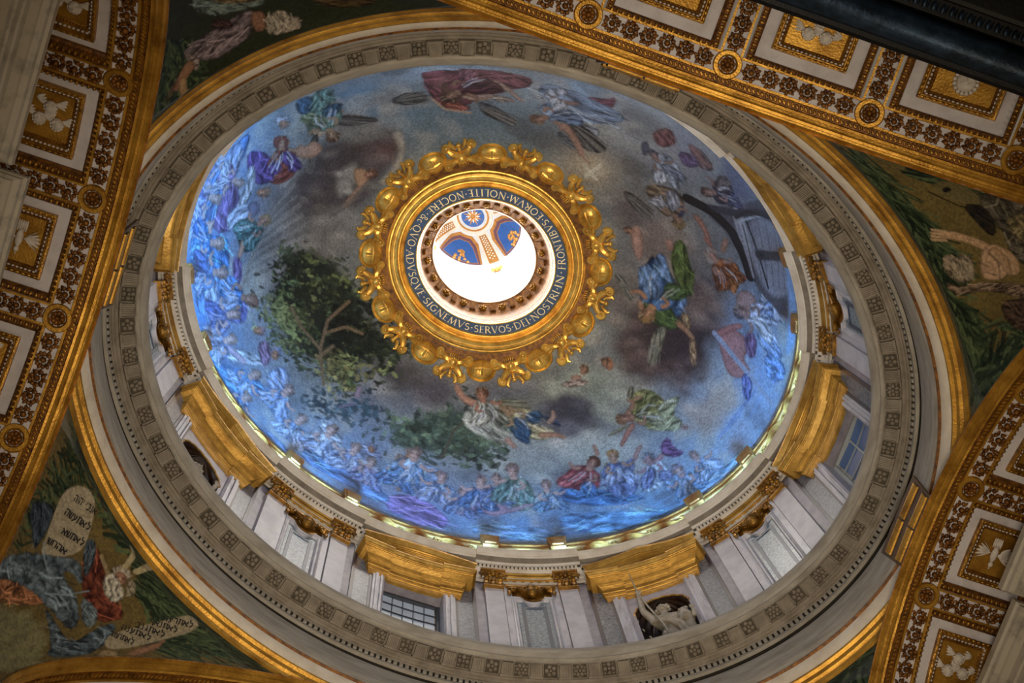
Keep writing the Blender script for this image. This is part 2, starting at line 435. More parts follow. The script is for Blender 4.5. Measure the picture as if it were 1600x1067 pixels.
# ------------------------------------------------------------------ framed marble panels between the pilasters
def ogee(w, z0, z1, dip):                        # outline with a concave drop in the middle of its head
    pts = [(-w, z0)]
    pts += [(-w, z1)]
    for x in np.linspace(-w*.72, w*.72, 15):
        c = max(0, 1-(abs(x)/(w*.55))**2)
        pts.append((x, z1-dip*math.sqrt(c)))
    pts += [(w, z1), (w, z0)]
    return pts
def panel(k):
    na, nb = pname[k][1:]
    r = root('wall_panel', E(T(k*BAY), 1.0, .2), 'framed marble panel with gilded shell head between %s and %s' % (na, nb), 'panel', 'framed panels between the pilasters')
    fr = MB(); A = ogee(.47, 0, 5.10, .32); 
    for (wa, da), (wb, db) in zip([(.50, 1.0), (.50, .90), (.46, .89), (.44, .92), (.40, .92), (.38, .95)], [(.50, .90), (.46, .89), (.44, .92), (.40, .92), (.38, .95), (.36, .99)]):
        a = [(x, da, z) for x, z in ogee(wa, 0, 5.10-(.5-wa), .32)]; c = [(x, db, z) for x, z in ogee(wb, 0, 5.10-(.5-wb), .32)]
        fr.grid(np.array([a, c]))
    obj('frame', bend(fr, k*BAY), M['marble'], r, ang=30)
    pn = MB(); O = ogee(.37, 0, 4.97, .32)
    pn.add([(x, .985, 0) for x, z in O]+[(x, .985, z) for x, z in O], [(i, i+1, len(O)+i+1, len(O)+i) for i in range(len(O)-1)])
    obj('speckled_panel', bend(pn, k*BAY), M['breccia2'], r)
    for e in (-1, 1):
        obj('lapis_strip', bend(MB().box(e*.25-.04, e*.25+.04, .968, .99, 0, 4.70), k*BAY), M['blue_strip'], r)
    obj('lapis_strip', bend(MB().box(-.2, .2, .968, .99, 4.54, 4.62), k*BAY), M['blue_strip'], r)
    hd = MB()
    hd.box(-.60, .60, .86, .98, 5.66, 5.74, 4)
    hd.ell((0, .84, 5.25), (.15, .13, .20), 10, 7); hd.ell((0, .76, 5.33), (.09, .07, .1), 8, 6)
    for j in range(7):
        a = PI*(j+.5)/7; hd.ell((.13*math.cos(a), .80, 5.36+.15*math.sin(a)), (.04, .05, .04), 6, 4)
    for e in (-1, 1):
        th = np.linspace(0, 1, 12)
        hd.tube([(e*(.12+.42*u), .87, 5.30+.22*math.sin(u*2.6)+.1*u) for u in th], .07-.035*th, 6)
        hd.tube([(e*(.46+.08*math.cos(a)), .86, 5.44+.08*math.sin(a)) for a in np.linspace(0, 5, 9)], .035, 5)
        for j in range(4): hd.ell((e*(.2+.09*j), .86, 5.56-.03*j), (.05, .05, .05), 6, 4)
        hd.ell((e*.53, .88, 5.30), (.06, .04, .14), 6, 5)
    hd.box(-.5, .5, .95, .99, 5.05, 5.68, 4)
    obj('shell_head', bend(hd, k*BAY), M['gold_old'], r, label='gilded shell with leafy scrolls')
for k in (1, 3, 5, 7, 15): panel(k)

# inlaid strips of speckled marble on either side of the openings
for k in BIG:
    if k == 14 or k == 8: sides = (1,) if k == 14 else (-1,)
    else: sides = (-1, 1)
    for sg in sides:
        c = sg*1.22
        side = 'beside %s, on its %s' % (bayname[k], 'anticlockwise side' if sg > 0 else 'clockwise side')
        nb = pname.get((k+sg) % 16, ('', 'it', 'it'))
        r = root('inlaid_strip', E(T(k*BAY+c), 1, .2), 'silvery speckled marble inlay beside %s, towards %s' % (bayname[k], (nb[2] if nb[1] == bayname[k] else nb[1])), 'inlay', 'inlays beside the openings')
        obj('speckled_slab', bend(MB().box(c-.24, c+.24, .975, 1.01, 0, 5.9, 2), k*BAY), M['breccia'], r)
        for e in (-1, 1): obj('dark_strip', bend(MB().box(c+e*.22-.045, c+e*.22+.045, .958, 1.01, 0, 5.9), k*BAY), M['purple'], r)

# ------------------------------------------------------------------ gilded pediments over windows and niches
PH = [(1.0, 4.60), (.92, 4.60), (.92, 4.64), (.905, 4.65), (.905, 4.74), (.885, 4.75), (.885, 4.78), (.87, 4.79), (.87, 4.88), (.85, 4.89), (.83, 4.94), (.83, 4.98), (.88, 5.0), (.88, 5.14), (.82, 5.18), (.80, 5.19), (.80, 5.215), (.77, 5.235), (.76, 5.26), (.74, 5.275), (.61, 5.30), (.61, 5.345), (.595, 5.35), (.595, 5.40), (.575, 5.41), (.565, 5.44), (.53, 5.48), (.50, 5.50), (.50, 5.56)]
PR = [(.88, 0), (.82, .015), (.82, .03), (.78, .05), (.76, .06), (.63, .08), (.63, .12), (.61, .125), (.61, .18), (.58, .19), (.57, .22), (.48, .29), (.47, .36), (.9, .4)]
L0, LIN = 1.04, .62
def pediment(k):
    tri = BIG[k] == 'niche'
    r = root('pediment', E(T(k*BAY), 1.0, 4.6), 'gilded %s pediment over %s' % ('triangular' if tri else 'curved', bayname[k]), 'pediment', 'gilded pediments round the drum')
    def path(d, n):                              # half outline, mitred at the ends and stepped back in the middle
        L = L0+(1-d)*.85
        p = [(-L, 1.0), (-L, d), (-LIN, d), (-LIN, d+.04)]+[(x, d+.04) for x in np.linspace(-LIN, LIN, n)[1:-1]]+[(LIN, d+.04), (LIN, d), (L, d), (L, 1.0)]
        return p
    q = MB(); q.grid(np.array([[(x, y, z) for x, y in path(d, 9)] for d, z in PH]))
    obj('entablature', bend(q, k*BAY), M['gold_bright'], r, ang=25)
    # raking or curved upper cornice
    Lm = L0+.5*.85
    rise = .50 if tri else .42
    def zt(x):
        a = min(1, abs(x)/Lm)
        return 5.52+(rise*(1-a) if tri else rise*(1-a*a))
    q = MB(); xs = np.r_[np.linspace(-Lm, Lm, 25)]
    q.grid(np.array([[(x*((L0+(1-d)*.85)/Lm), d, zt(x)+z) for d, z in PR] for x in xs]))
    obj('top_cornice', bend(q, k*BAY), M['gold_bright'], r, ang=25)
    q = MB(); q.grid(np.array([[(x, .86, 5.5), (x, .86, zt(x)+.1)] for x in xs]))
    obj('tympanum', bend(q, k*BAY), M['gold_dark'], r)
    # moulded jambs
    for sg in (-1, 1):
        q = MB()
        pr = [(OW-.01, 1.5), (OW-.01, .93), (OW+.04, .90), (OW+.09, .90), (OW+.09, .94), (OW+.15, .94), (OW+.15, .88), (OW+.21, .88), (OW+.21, .92), (OW+.27, .92), (OW+.27, 1.0)]
        q.grid(np.array([[(sg*x, d, 0) for x, d in pr], [(sg*x, d, 4.6) for x, d in pr]]))
        obj('jamb', bend(q, k*BAY), M['marble_vein'], r, ang=25)
    return r
for k in BIG: pediment(k)

# ------------------------------------------------------------------ windows
def window(k, n):
    r = root('window_%d' % n, E(T(k*BAY), 1.4, .5), None, None, None, 'structure')
    D = 1.36
    rev = MB(); rev.grid(np.array([[(-OW, .99, z), (-OW, 1.5, z)] for z in (.5, 4.76)])); rev.grid(np.array([[(OW, .99, z), (OW, 1.5, z)] for z in (.5, 4.76)]))
    rev.grid(np.array([[(x, .99, 4.72), (x, 1.5, 4.72)] for x in (-OW, OW)]))
    obj('reveal', bend(rev, k*BAY), M['lilac'], r)
    white = n == 1
    wf = .62
    fr = MB()
    for e in (-1, 1): fr.box(e*(wf+.05)-.04, e*(wf+.05)+.04, D-.07, D+.05, .5, 4.72)
    fr.box(-wf, wf, D-.07, D+.05, 4.62, 4.72); fr.box(-wf, wf, D-.07, D+.05, .5, .6)
    obj('window_frame', bend(fr, k*BAY), M['win_white'] if white else M['lead'], r)
    nx, nz = (2, 7) if white else (5, 9)
    xs = np.linspace(-wf+.02, wf-.02, nx+1); zs = np.linspace(.6, 4.62, nz+1)
    g = .02 if white else .006
    for x in xs[1:-1]: obj('glazing_bar', bend(MB().box(x-g, x+g, D-.05, D+.01, .6, 4.62), k*BAY), M['win_white'] if white else M['lead'], r)
    for z in zs[1:-1]: obj('glazing_bar', bend(MB().box(-wf, wf, D-.045, D+.005, z-g, z+g, 4), k*BAY), M['win_white'] if white else M['lead'], r)
    for i in range(nx):
        for j in range(nz):
            if zs[j+1] < 1.7: continue
            obj('pane', bend(MB().box(xs[i]+g*.8, xs[i+1]-g*.8, D-.012+.004*((i+j) % 2), D+.006, zs[j]+g*.8, zs[j+1]-g*.8), k*BAY), M['glass_blue'] if white else M['glass'], r)
window(0, 1); window(4, 2); window(8, 3)

# ------------------------------------------------------------------ niches with scalloped heads
def niche(k):
    nm = 'niche'
    r = root(nm, E(T(k*BAY), 1.3, .5), 'dark niche with gilt scalloped head in the '+('lower right' if k == 2 else 'lower left')+' of the drum', 'niche')
    q = MB(); ph = np.linspace(0, PI, 17); R = OW-.10; zs = 3.55
    q.grid(np.array([[(R*math.cos(a), 1.02+.85*math.sin(a), z) for a in ph] for z in (.5, zs)]))
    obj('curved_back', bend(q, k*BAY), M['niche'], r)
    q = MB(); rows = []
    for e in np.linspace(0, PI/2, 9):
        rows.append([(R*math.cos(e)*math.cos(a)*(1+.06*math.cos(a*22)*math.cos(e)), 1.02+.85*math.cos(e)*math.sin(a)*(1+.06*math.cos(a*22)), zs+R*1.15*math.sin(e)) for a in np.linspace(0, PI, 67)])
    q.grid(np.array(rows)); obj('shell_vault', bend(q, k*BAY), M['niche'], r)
    q = MB(); th = np.linspace(0, PI, 73)
    rr = R*(1.0+.05*np.abs(np.sin(th*8)))
    q.tube([(a*math.cos(t), 1.0, zs+a*1.12*math.sin(t)) for a, t in zip(rr, th)], .022, 5, up=(0, 1, 0))
    obj('gilded_scallop_edge', bend(q, k*BAY), M['gold_bright'], r)
    q = MB()                                              # spandrel wall round the arch
    out = [(x, z) for x, z in [(R*math.cos(t), zs+R*1.15*math.sin(t)) for t in np.linspace(0, PI, 25)]]
    top = [(OW*math.cos(t)*1.6, 4.76) for t in np.linspace(0, PI, 25)]
    q.grid(np.array([[(x, .995, z) for x, z in out], [(max(-OW, min(OW, x)), .995, z) for x, z in top]]))
    for e in (-1, 1): q.grid(np.array([[(e*R, .995, .5), (e*R, .995, zs)], [(e*OW, .995, .5), (e*OW, .995, 4.76)]]))
    obj('spandrel', bend(q, k*BAY), M['lilac'], r)
niche(2); niche(6)

# ------------------------------------------------------------------ statues in the niches
def skin_figure(name, verts, edges, rad, mt, parent, disp=.012, sub=2, seed=0):
    me = bpy.data.meshes.new(name+'_cage'); me.from_pydata([tuple(v) for v in verts], edges, [])
    ob = bpy.data.objects.new(name+'_cage', me); COL.objects.link(ob)
    sk = ob.modifiers.new('s', 'SKIN'); sk.use_smooth_shade = True
    for v, rr in zip(me.skin_vertices[0].data, rad): v.radius = rr if isinstance(rr, tuple) else (rr, rr)
    me.skin_vertices[0].data[0].use_root = True
    sb = ob.modifiers.new('u', 'SUBSURF'); sb.levels = sub; sb.render_levels = sub
    dg = bpy.context.evaluated_depsgraph_get(); ev = ob.evaluated_get(dg)
    m2 = bpy.data.meshes.new_from_object(ev)
    V = np.empty(len(m2.vertices)*3); m2.vertices.foreach_get('co', V); V = V.reshape(-1, 3)
    F = [tuple(p.vertices) for p in m2.polygons]
    bpy.data.objects.remove(ob); bpy.data.meshes.remove(me); bpy.data.meshes.remove(m2)
    return V, F
def statue(k, kind):
    s0 = k*BAY
    nm = 'marble statue of a woman raising a thin spear in the lower right niche' if kind == 0 else 'robed marble statue half hidden in the lower left niche'
    r = root('statue', E(T(s0), 1.15, .6), nm, 'statue')
    # joints in (s, d, z); s grows to the left as seen from below
    if kind == 0:
        J = dict(pel=(-.02, 1.15, 2.2), wai=(-.02, 1.12, 2.55), che=(0, 1.08, 2.98), nek=(.0, 1.04, 3.30), hed=(-.0, 1.0, 3.48), top=(.02, .97, 3.70),
                 ls=(.25, 1.06, 3.16), le=(.42, .96, 3.60), lw=(.40, .86, 4.22), lh=(.385, .84, 4.36),
                 rs=(-.25, 1.06, 3.10), re=(-.36, 1.0, 2.68), rw=(-.40, .88, 2.46), rh=(-.42, .84, 2.40),
                 lk=(.13, 1.08, 1.5), la=(.16, 1.14, .8), rk=(-.17, 1.0, 1.5), ra=(-.16, 1.12, .8))
    else:
        J = dict(pel=(0, 1.15, 2.0), wai=(0, 1.13, 2.35), che=(.02, 1.1, 2.75), nek=(.02, 1.07, 3.06), hed=(.02, 1.03, 3.24), top=(.03, 1.0, 3.46),
                 ls=(.25, 1.08, 2.92), le=(.34, 1.0, 2.5), lw=(.2, .84, 2.5), lh=(.12, .8, 2.55),
                 rs=(-.24, 1.08, 2.9), re=(-.42, 1.0, 2.6), rw=(-.46, .88, 2.9), rh=(-.46, .85, 3.02),
                 lk=(.13, 1.06, 1.4), la=(.16, 1.14, .8), rk=(-.15, 1.0, 1.4), ra=(-.16, 1.12, .8))
    names = list(J); idx = {n: i for i, n in enumerate(names)}
    ed = [('pel', 'wai'), ('wai', 'che'), ('che', 'nek'), ('nek', 'hed'), ('hed', 'top'), ('che', 'ls'), ('ls', 'le'), ('le', 'lw'), ('lw', 'lh'), ('che', 'rs'), ('rs', 're'), ('re', 'rw'), ('rw', 'rh'), ('pel', 'lk'), ('lk', 'la'), ('pel', 'rk'), ('rk', 'ra')]
    R = dict(pel=(.26, .22), wai=(.21, .17), che=(.25, .19), nek=.075, hed=(.125, .14), top=(.10, .11), ls=.12, le=.085, lw=.055, lh=.06, rs=.12, re=.085, rw=.055, rh=.06, lk=.19, la=.20, rk=.19, ra=.20)
    V, F = skin_figure('body', [J[n] for n in names], [(idx[a], idx[c]) for a, c in ed], [R[n] for n in names], None, None)
    x, y, z = V.T                                          # drapery folds on the torso and skirt
    cloth = np.clip((3.15-(0 if kind == 0 else .25)-z)/.2, 0, 1)*np.clip((.42-np.abs(x))/.1, 0, 1)
    fold = np.sin(x*34+2.2*np.sin(z*3.1)+z*3)*.030+np.sin(x*16-z*9)*.022
    rad = np.c_[x, y-1.15]; rn = np.linalg.norm(rad, axis=1)[:, None]+1e-6
    V[:, :2] += rad/rn*(fold*cloth)[:, None]
    q = MB().add(V, F); obj('body', bend(q, s0), M['statue'], r)
    h = J['hed']; q = MB()                                  # face and hair
    q.ell((h[0], h[1]-.125, h[2]+.03), (.022, .045, .05), 6, 5)
    for e in (-1, 1):
        q.ell((h[0]+e*.045, h[1]-.105, h[2]+.07), (.024, .02, .014), 6, 4); q.ell((h[0]+e*.13, h[1], h[2]+.04), (.02, .035, .045), 6, 4)
    q.ell((h[0], h[1]-.115, h[2]-.045), (.035, .025, .012), 6, 4); q.ell((h[0], h[1]-.1, h[2]-.10), (.045, .04, .035), 6, 4)
    obj('face', bend(q, s0), M['statue'], r)
    q = MB()
    for j in range(26):
        a = rng.uniform(0, 2*PI); e = rng.uniform(-.2, 1.4)
        p = (h[0]+.14*math.cos(e)*math.cos(a), h[1]+.03+.14*math.cos(e)*max(-.45, math.sin(a)), h[2]+.10+.16*math.sin(e))
        q.ell(p, (.05, .05, .045), 6, 4)
    obj('hair', bend(q, s0), M['statue'], r)
    for hn, sx in (('lh', 1), ('rh', -1)):                   # fingers
        hx = J[hn]; q = MB()
        for j in range(4):
            o_ = (j-1.5)*.024
            q.tube([(hx[0]+o_, hx[1]-.02, hx[2]), (hx[0]+o_*1.2, hx[1]-.06, hx[2]+.07), (hx[0]+o_*1.2, hx[1]-.055, hx[2]+.12-.01*abs(j-1.3)), (hx[0]+o_*1.1, hx[1]-.02, hx[2]+.14-.012*abs(j-1.3))], (.014, .013, .011, .008), 5)
        q.tube([(hx[0]-sx*.03, hx[1]-.02, hx[2]-.02), (hx[0]-sx*.075, hx[1]-.05, hx[2]+.02), (hx[0]-sx*.07, hx[1]-.06, hx[2]+.07)], (.016, .014, .009), 5)
        obj('hand', bend(q, s0), M['statue'], r)
    q = MB()                                                # mantle over the shoulder
    pts = [(.30, 1.12, 3.14), (.12, .98, 2.9), (-.10, .90, 2.55), (-.25, .92, 2.2), (-.30, 1.0, 1.7)] if kind == 0 else [(-.30, 1.12, 2.9), (-.1, .96, 2.66), (.12, .90, 2.3), (.26, .95, 1.9)]
    q.tube(pts, [.10, .13, .14, .15, .16][:len(pts)], 8, .5); 
    for dx in (-.06, .05): q.tube([(p[0]+dx, p[1]-.07, p[2]-dx) for p in pts], .03, 5)
    obj('mantle', bend(q, s0), M['statue'], r)
    if kind == 0:
        q = MB().tube([(.42, .66, 5.35), (.39, .80, 4.42), (.28, .85, 3.6), (.10, .87, 2.5), (.02, .9, 1.4)], (.012, .02, .024, .026, .026), 6)
        spo = tag(obj('spear', bend(q, s0), M['statue'], loc=E(T(s0+.28), .85, 3.6)), 'thin stone-coloured spear held up by the statue in the lower right niche', 'spear')
        c = root('statue', E(T(s0-.42), 1.0, .6), 'small marble child lifting one hand beside the woman with the spear', 'statue')
        CJ = [(x_, y_, z_+.36) for x_, y_, z_ in [(-.42, 1.05, 1.7), (-.42, 1.02, 2.05), (-.42, 1.0, 2.36), (-.41, .97, 2.55), (-.41, .95, 2.74), (-.56, .98, 2.34), (-.60, .92, 2.2), (-.62, .86, 2.44), (-.30, .98, 2.3), (-.26, .9, 2.1), (-.38, 1.05, .8), (-.47, 1.05, .8)]]
        V, F = skin_figure('child', CJ, [(0, 1), (1, 2), (2, 3), (3, 4), (2, 5), (5, 6), (6, 7), (2, 8), (8, 9), (0, 10), (0, 11)], [.14, .14, .13, .12, .105, .06, .05, .045, .06, .05, .09, .09], None, None)
        obj('body', bend(MB().add(V, F), s0), M['statue'], c)
        q = MB()
        for j in range(16):
            a = rng.uniform(0, 2*PI); e = rng.uniform(0, 1.4); q.ell((-.41+.11*math.cos(e)*math.cos(a), .97+.11*math.cos(e)*max(-.3, math.sin(a)), 3.06+.11*math.sin(e)), (.045, .045, .04), 6, 4)
        obj('hair', bend(q, s0), M['statue'], c)
        q = MB()
        for j in range(4): q.tube([(-.62+(j-1.5)*.018, .85, 2.82), (-.63+(j-1.5)*.03, .82, 2.90-.01*abs(j-1.5)), (-.63+(j-1.5)*.032, .82, 2.95-.012*abs(j-1.5))], (.012, .011, .007), 5)
        q.tube([(-.60, .85, 2.80), (-.565, .83, 2.86)], (.012, .008), 5)
        obj('hand', bend(q, s0), M['statue'], c)
statue(2, 0); statue(6, 1)
# ------------------------------------------------------------------ lower cornice ring
lc = root('ring_cornice', (0, 0, -1), 'grey stone cornice ring with carved rosettes and scrolled brackets below the drum', 'cornice')
obj('lip', sweep([(.9, .06), (.02, .06), (0, .03), (0, -.03), (.03, -.10), (.09, -.17), (.11, -.19), (.11, -.24), (.16, -.25), (.19, -.30)], n=320), M['stone'], lc, ang=25)
obj('soffit', sweep([(.19, -.30), (.20, -.27), (.45, -.38), (.46, -.44), (.50, -.45), (.53, -.49), (.56, -.50), (.57, -.53), (.60, -.54)], n=320), M['stone_shaded'], lc, ang=25)  # shade of the underside is in its darker colour
obj('dentil_ground', sweep([(.60, -.54), (.66, -.545), (.66, -.66)], n=320), M['shade_black'], lc, ang=25)  # black strip as painted shade in the dentil gaps
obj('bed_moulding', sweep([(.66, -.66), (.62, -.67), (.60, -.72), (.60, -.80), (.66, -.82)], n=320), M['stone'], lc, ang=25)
obj('shadow_groove', sweep([(.66, -.82), (.92, -.85), (.92, -1.0)], n=320), M['shade_black'], lc, ang=25)  # black colour deepens the groove's shadow line
obj('fascia', sweep([(.92, -.99), (.64, -1.0), (.62, -1.04), (.60, -1.12), (.60, -1.42), (.575, -1.44), (.575, -1.70), (.55, -1.73), (.55, -1.92), (.56, -1.98), (.585, -2.02)], n=320), M['stone'], lc, ang=25)
obj('gilt_bead', sweep([(.585, -2.02), (.57, -2.04), (.57, -2.08), (.61, -2.10)], n=320), M['gold_dark'], lc)
obj('pale_cavetto', sweep([(.61, -2.10), (.63, -2.2), (.67, -2.28), (.715, -2.34)], n=320), M['stone_light'], lc)
obj('gilded_torus', sweep([(.715, -2.34), (.70, -2.36), (.71, -2.40), (.75, -2.42), (.77, -2.43), (.76, -2.47), (.79, -2.52), (.83, -2.54), (.85, -2.545), (.84, -2.58), (.86, -2.64), (.90, -2.68), (.93, -2.68), (.97, -2.6)], n=320), M['gold'], lc, ang=25)
NR = 72
T3, S3 = arc_table(A1+.33, B1+.33); P3 = np.interp(2*PI, T3, S3)
nd = 5*NR
b = MB()
for k in range(nd):
    t = np.interp((k+.5)*P3/nd, S3, T3)
    tg = nrm((-(A1+.6)*math.sin(t), (B1+.6)*math.cos(t), 0)); inw = nrm((-tg[1], tg[0], 0))
    p = np.array(E(t, .66, -.60))
    c = [p+sx*.036*tg+y*inw+z*np.array([0, 0, 1]) for sx in (-1, 1) for y in (0, .07) for z in (-.055, .055)]
    b.add(c, [(0, 1, 3, 2), (4, 6, 7, 5), (2, 3, 7, 6), (0, 4, 5, 1), (1, 5, 7, 3), (0, 2, 6, 4)])
obj('dentil_course', b, M['stone'], lc, kind='stuff', smooth=False)
def rosette_mb(n, two, r=.125):
    q = MB(); q.ell((0, 0, .055), (.034, .034, .034), 7, 5)
    for j in range(n):
        a = 2*PI*j/n; c, s_ = math.cos(a), math.sin(a)
        R = np.array([[c, -s_, 0], [s_, c, 0], [0, 0, 1]])
        q.ell((r*.62*c, r*.62*s_, .022), (r*.40, r*(.33 if n > 5 else .40), .045), 7, 5, R)
        if two: q.ell((r*.95*math.cos(a+PI/n), r*.95*math.sin(a+PI/n), .012), (r*.25, r*.2, .016), 6, 4)
    return q
def sq_frame(mb, w, h, wi, t):
    for x0, x1, y0, y1 in ((-w, w, h-wi, h), (-w, w, -h, -h+wi), (-w, -w+wi, -h, h), (w-wi, w, -h, h)): mb.box(x0, x1, y0, y1, 0, t)
ros = [rosette_mb(5, False).mesh('rosette', M['stone_rose']), rosette_mb(6, True).mesh('rosette', M['stone_rose']), rosette_mb(4, True).mesh('rosette', M['stone_rose'])]
q = MB(); sq_frame(q, .155, .15, .022, .035); rfm = q.mesh('rosette_frame', M['stone_rose'], False)
q = MB(); q.box(-.145, .145, -.14, .14, -.02, .006); rpl = q.mesh('recess', M['shade_grey'], False)  # dark plate, painted shade round each rosette
q = MB()                                          # scrolled bracket (modillion) hanging from the soffit
q.box(-.11, .11, -.13, .15, -.02, .10); q.box(-.135, .135, .12, .16, -.02, .13); q.box(-.135, .135, -.15, -.115, -.02, .10)
for x in (-.07, -.035, 0, .035, .07): q.box(x-.011, x+.011, -.115, .115, .09, .122)
modm = q.mesh('modillion', M['stone_shaded'], False)
for k in range(2*NR):
    t = np.interp(k*P3/(2*NR), S3, T3)
    tg = nrm((-(A1+.33)*math.sin(t), (B1+.33)*math.cos(t), 0)); inw = nrm((-tg[1], tg[0], 0))
    sl = nrm(-inw*.25+np.array([0, 0, -.11]))      # outward along the sloping soffit
    nz = nrm(np.cross(tg, sl)); nz = nz if nz[2] < 0 else -nz
    p = np.array(E(t, .325, -.326))
    F_ = frame(p, tg, -sl if np.dot(np.cross(tg, -sl), nz) > 0 else sl, nz)
    if np.dot(np.cross(F_[:3, 0], F_[:3, 1]), nz) < 0: F_[:3, 0] *= -1
    if k % 2 == 0: inst('modillion', modm, F_, lc)
    else:
        o = inst('rosette', ros[(k*7//3) % 3], F_, lc)
        kid('rosette_frame', rfm, o); kid('recess', rpl, o)

# ------------------------------------------------------------------ crossing arches and vaults
XA, YB, WY, WX, ZS = 7.204, 5.829, 4.913, 6.52, -6.292
HC = -2.897-ZS
class Vault:
    def __init__(s, axis, sign):
        s.axis, s.sign = axis, sign
        s.w = WY if axis == 'x' else WX; s.x0 = XA if axis == 'x' else YB-.03
        ph = np.linspace(-PI/2, PI/2, 2001)
        ds = np.hypot(s.w*np.cos(ph), HC*np.sin(ph)); a = np.r_[0, np.cumsum((ds[1:]+ds[:-1])/2*np.diff(ph))]
        s.ph, s.s = ph, a-np.interp(0, ph, a)
    def at(s, P):                                  # (arc, depth, height towards the room) -> world
        P = np.asarray(P, float); p = np.interp(P[:, 0], s.s, s.ph)
        n = np.c_[-np.sin(p)/s.w, -np.cos(p)/HC]; n /= np.linalg.norm(n, axis=1)[:, None]
        l = s.w*np.sin(p)+n[:, 0]*P[:, 2]; z = ZS+HC*np.cos(p)+n[:, 1]*P[:, 2]; d = s.sign*(s.x0+P[:, 1])
        return np.c_[d, l, z] if s.axis == 'x' else np.c_[l, d, z]
    def fr(s, a, d, h=0):
        p = s.at([(a, d, h), (a+.01, d, h), (a, d+.01, h), (a, d, h+.01)])
        return frame(p[0], nrm(p[1]-p[0]), nrm(p[2]-p[0]), nrm(p[3]-p[0]))
def strip(prof, s0, s1, n):                        # profile (depth, height) swept along the arch
    return MB().grid(np.array([[(a, d, h) for d, h in prof] for a in np.linspace(s0, s1, n)]))
def rect_sweep(sc, hs, xc, hx, prof, ns=7):        # profile (inset, height) round a rectangle
    L = []
    for i, h in prof:
        a, x = hs-i, hx-i; top = np.linspace(-a, a, ns)
        L.append([(sc+u, xc-x, h) for u in top]+[(sc+u, xc+x, h) for u in top[::-1]])
    return MB().grid(np.array(L), cv=True)
def flat(sc, hs, xc, hx, h, ns=7):
    return MB().grid(np.array([[(sc+u, xc-hx, h), (sc+u, xc+hx, h)] for u in np.linspace(-hs, hs, ns)]))
def beads_rect(sc, hs, xc, hx, h, pitch, r):
    q = MB()
    def line(p0, p1):
        n = max(2, int(round(np.hypot(p1[0]-p0[0], p1[1]-p0[1])/pitch)))
        for i in range(n):
            u = (i+.5)/n; ax = abs(p1[0]-p0[0]) > abs(p1[1]-p0[1])
            q.ell((p0[0]+(p1[0]-p0[0])*u, p0[1]+(p1[1]-p0[1])*u, h), (r[0], r[1], r[2]) if ax else (r[1], r[0], r[2]), 6, 4)
    c = [(sc-hs, xc-hx), (sc+hs, xc-hx), (sc+hs, xc+hx), (sc-hs, xc+hx)]
    for i in range(4): line(c[i], c[(i+1) % 4])
    return q
# a cluster of fruit on leaves
def cluster_mb(n, seed):
    rr = random.Random(seed); q = MB(); q.ell((0, 0, .07), (.048, .048, .048), 7, 5)
    for j in range(n):
        a = 2*PI*j/n+rr.uniform(-.15, .15); d = rr.uniform(.085, .1)
        q.ell((d*math.cos(a), d*math.sin(a), .045), (.036, .036, .036), 6, 4)
    for j in range(n):
        a = 2*PI*(j+.5)/n; c, s_ = math.cos(a), math.sin(a)
        q.ell((.10*c, .10*s_, .015), (.055, .028, .014), 6, 4, np.array([[c, -s_, 0], [s_, c, 0], [0, 0, 1]]))
    return q
clus = [cluster_mb(n, n).mesh('fruit_cluster', M['gold_dark']) for n in (6, 7, 8)]
q = MB(); th = np.linspace(0, 2*PI, 24, endpoint=False)
q.grid(np.array([[(r*math.cos(a), r*math.sin(a), h) for r, h in ((.24, 0), (.24, .05), (.225, .07), (.165, .07), (.14, .04), (.14, .01))] for a in th]), cu=True)
rring = q.mesh('roundel_rim', M['gold'])
q = rosette_mb(8, True, .125); q.ell((0, 0, .05), (.045, .045, .05), 8, 5)
rflow = q.mesh('roundel_flower', M['gold_dark'])
def rotz(a, k=1.13): return np.array([[k*math.cos(a), -k*math.sin(a), 0, 0], [k*math.sin(a), k*math.cos(a), 0, 0], [0, 0, 1.15, 0], [0, 0, 0, 1]])
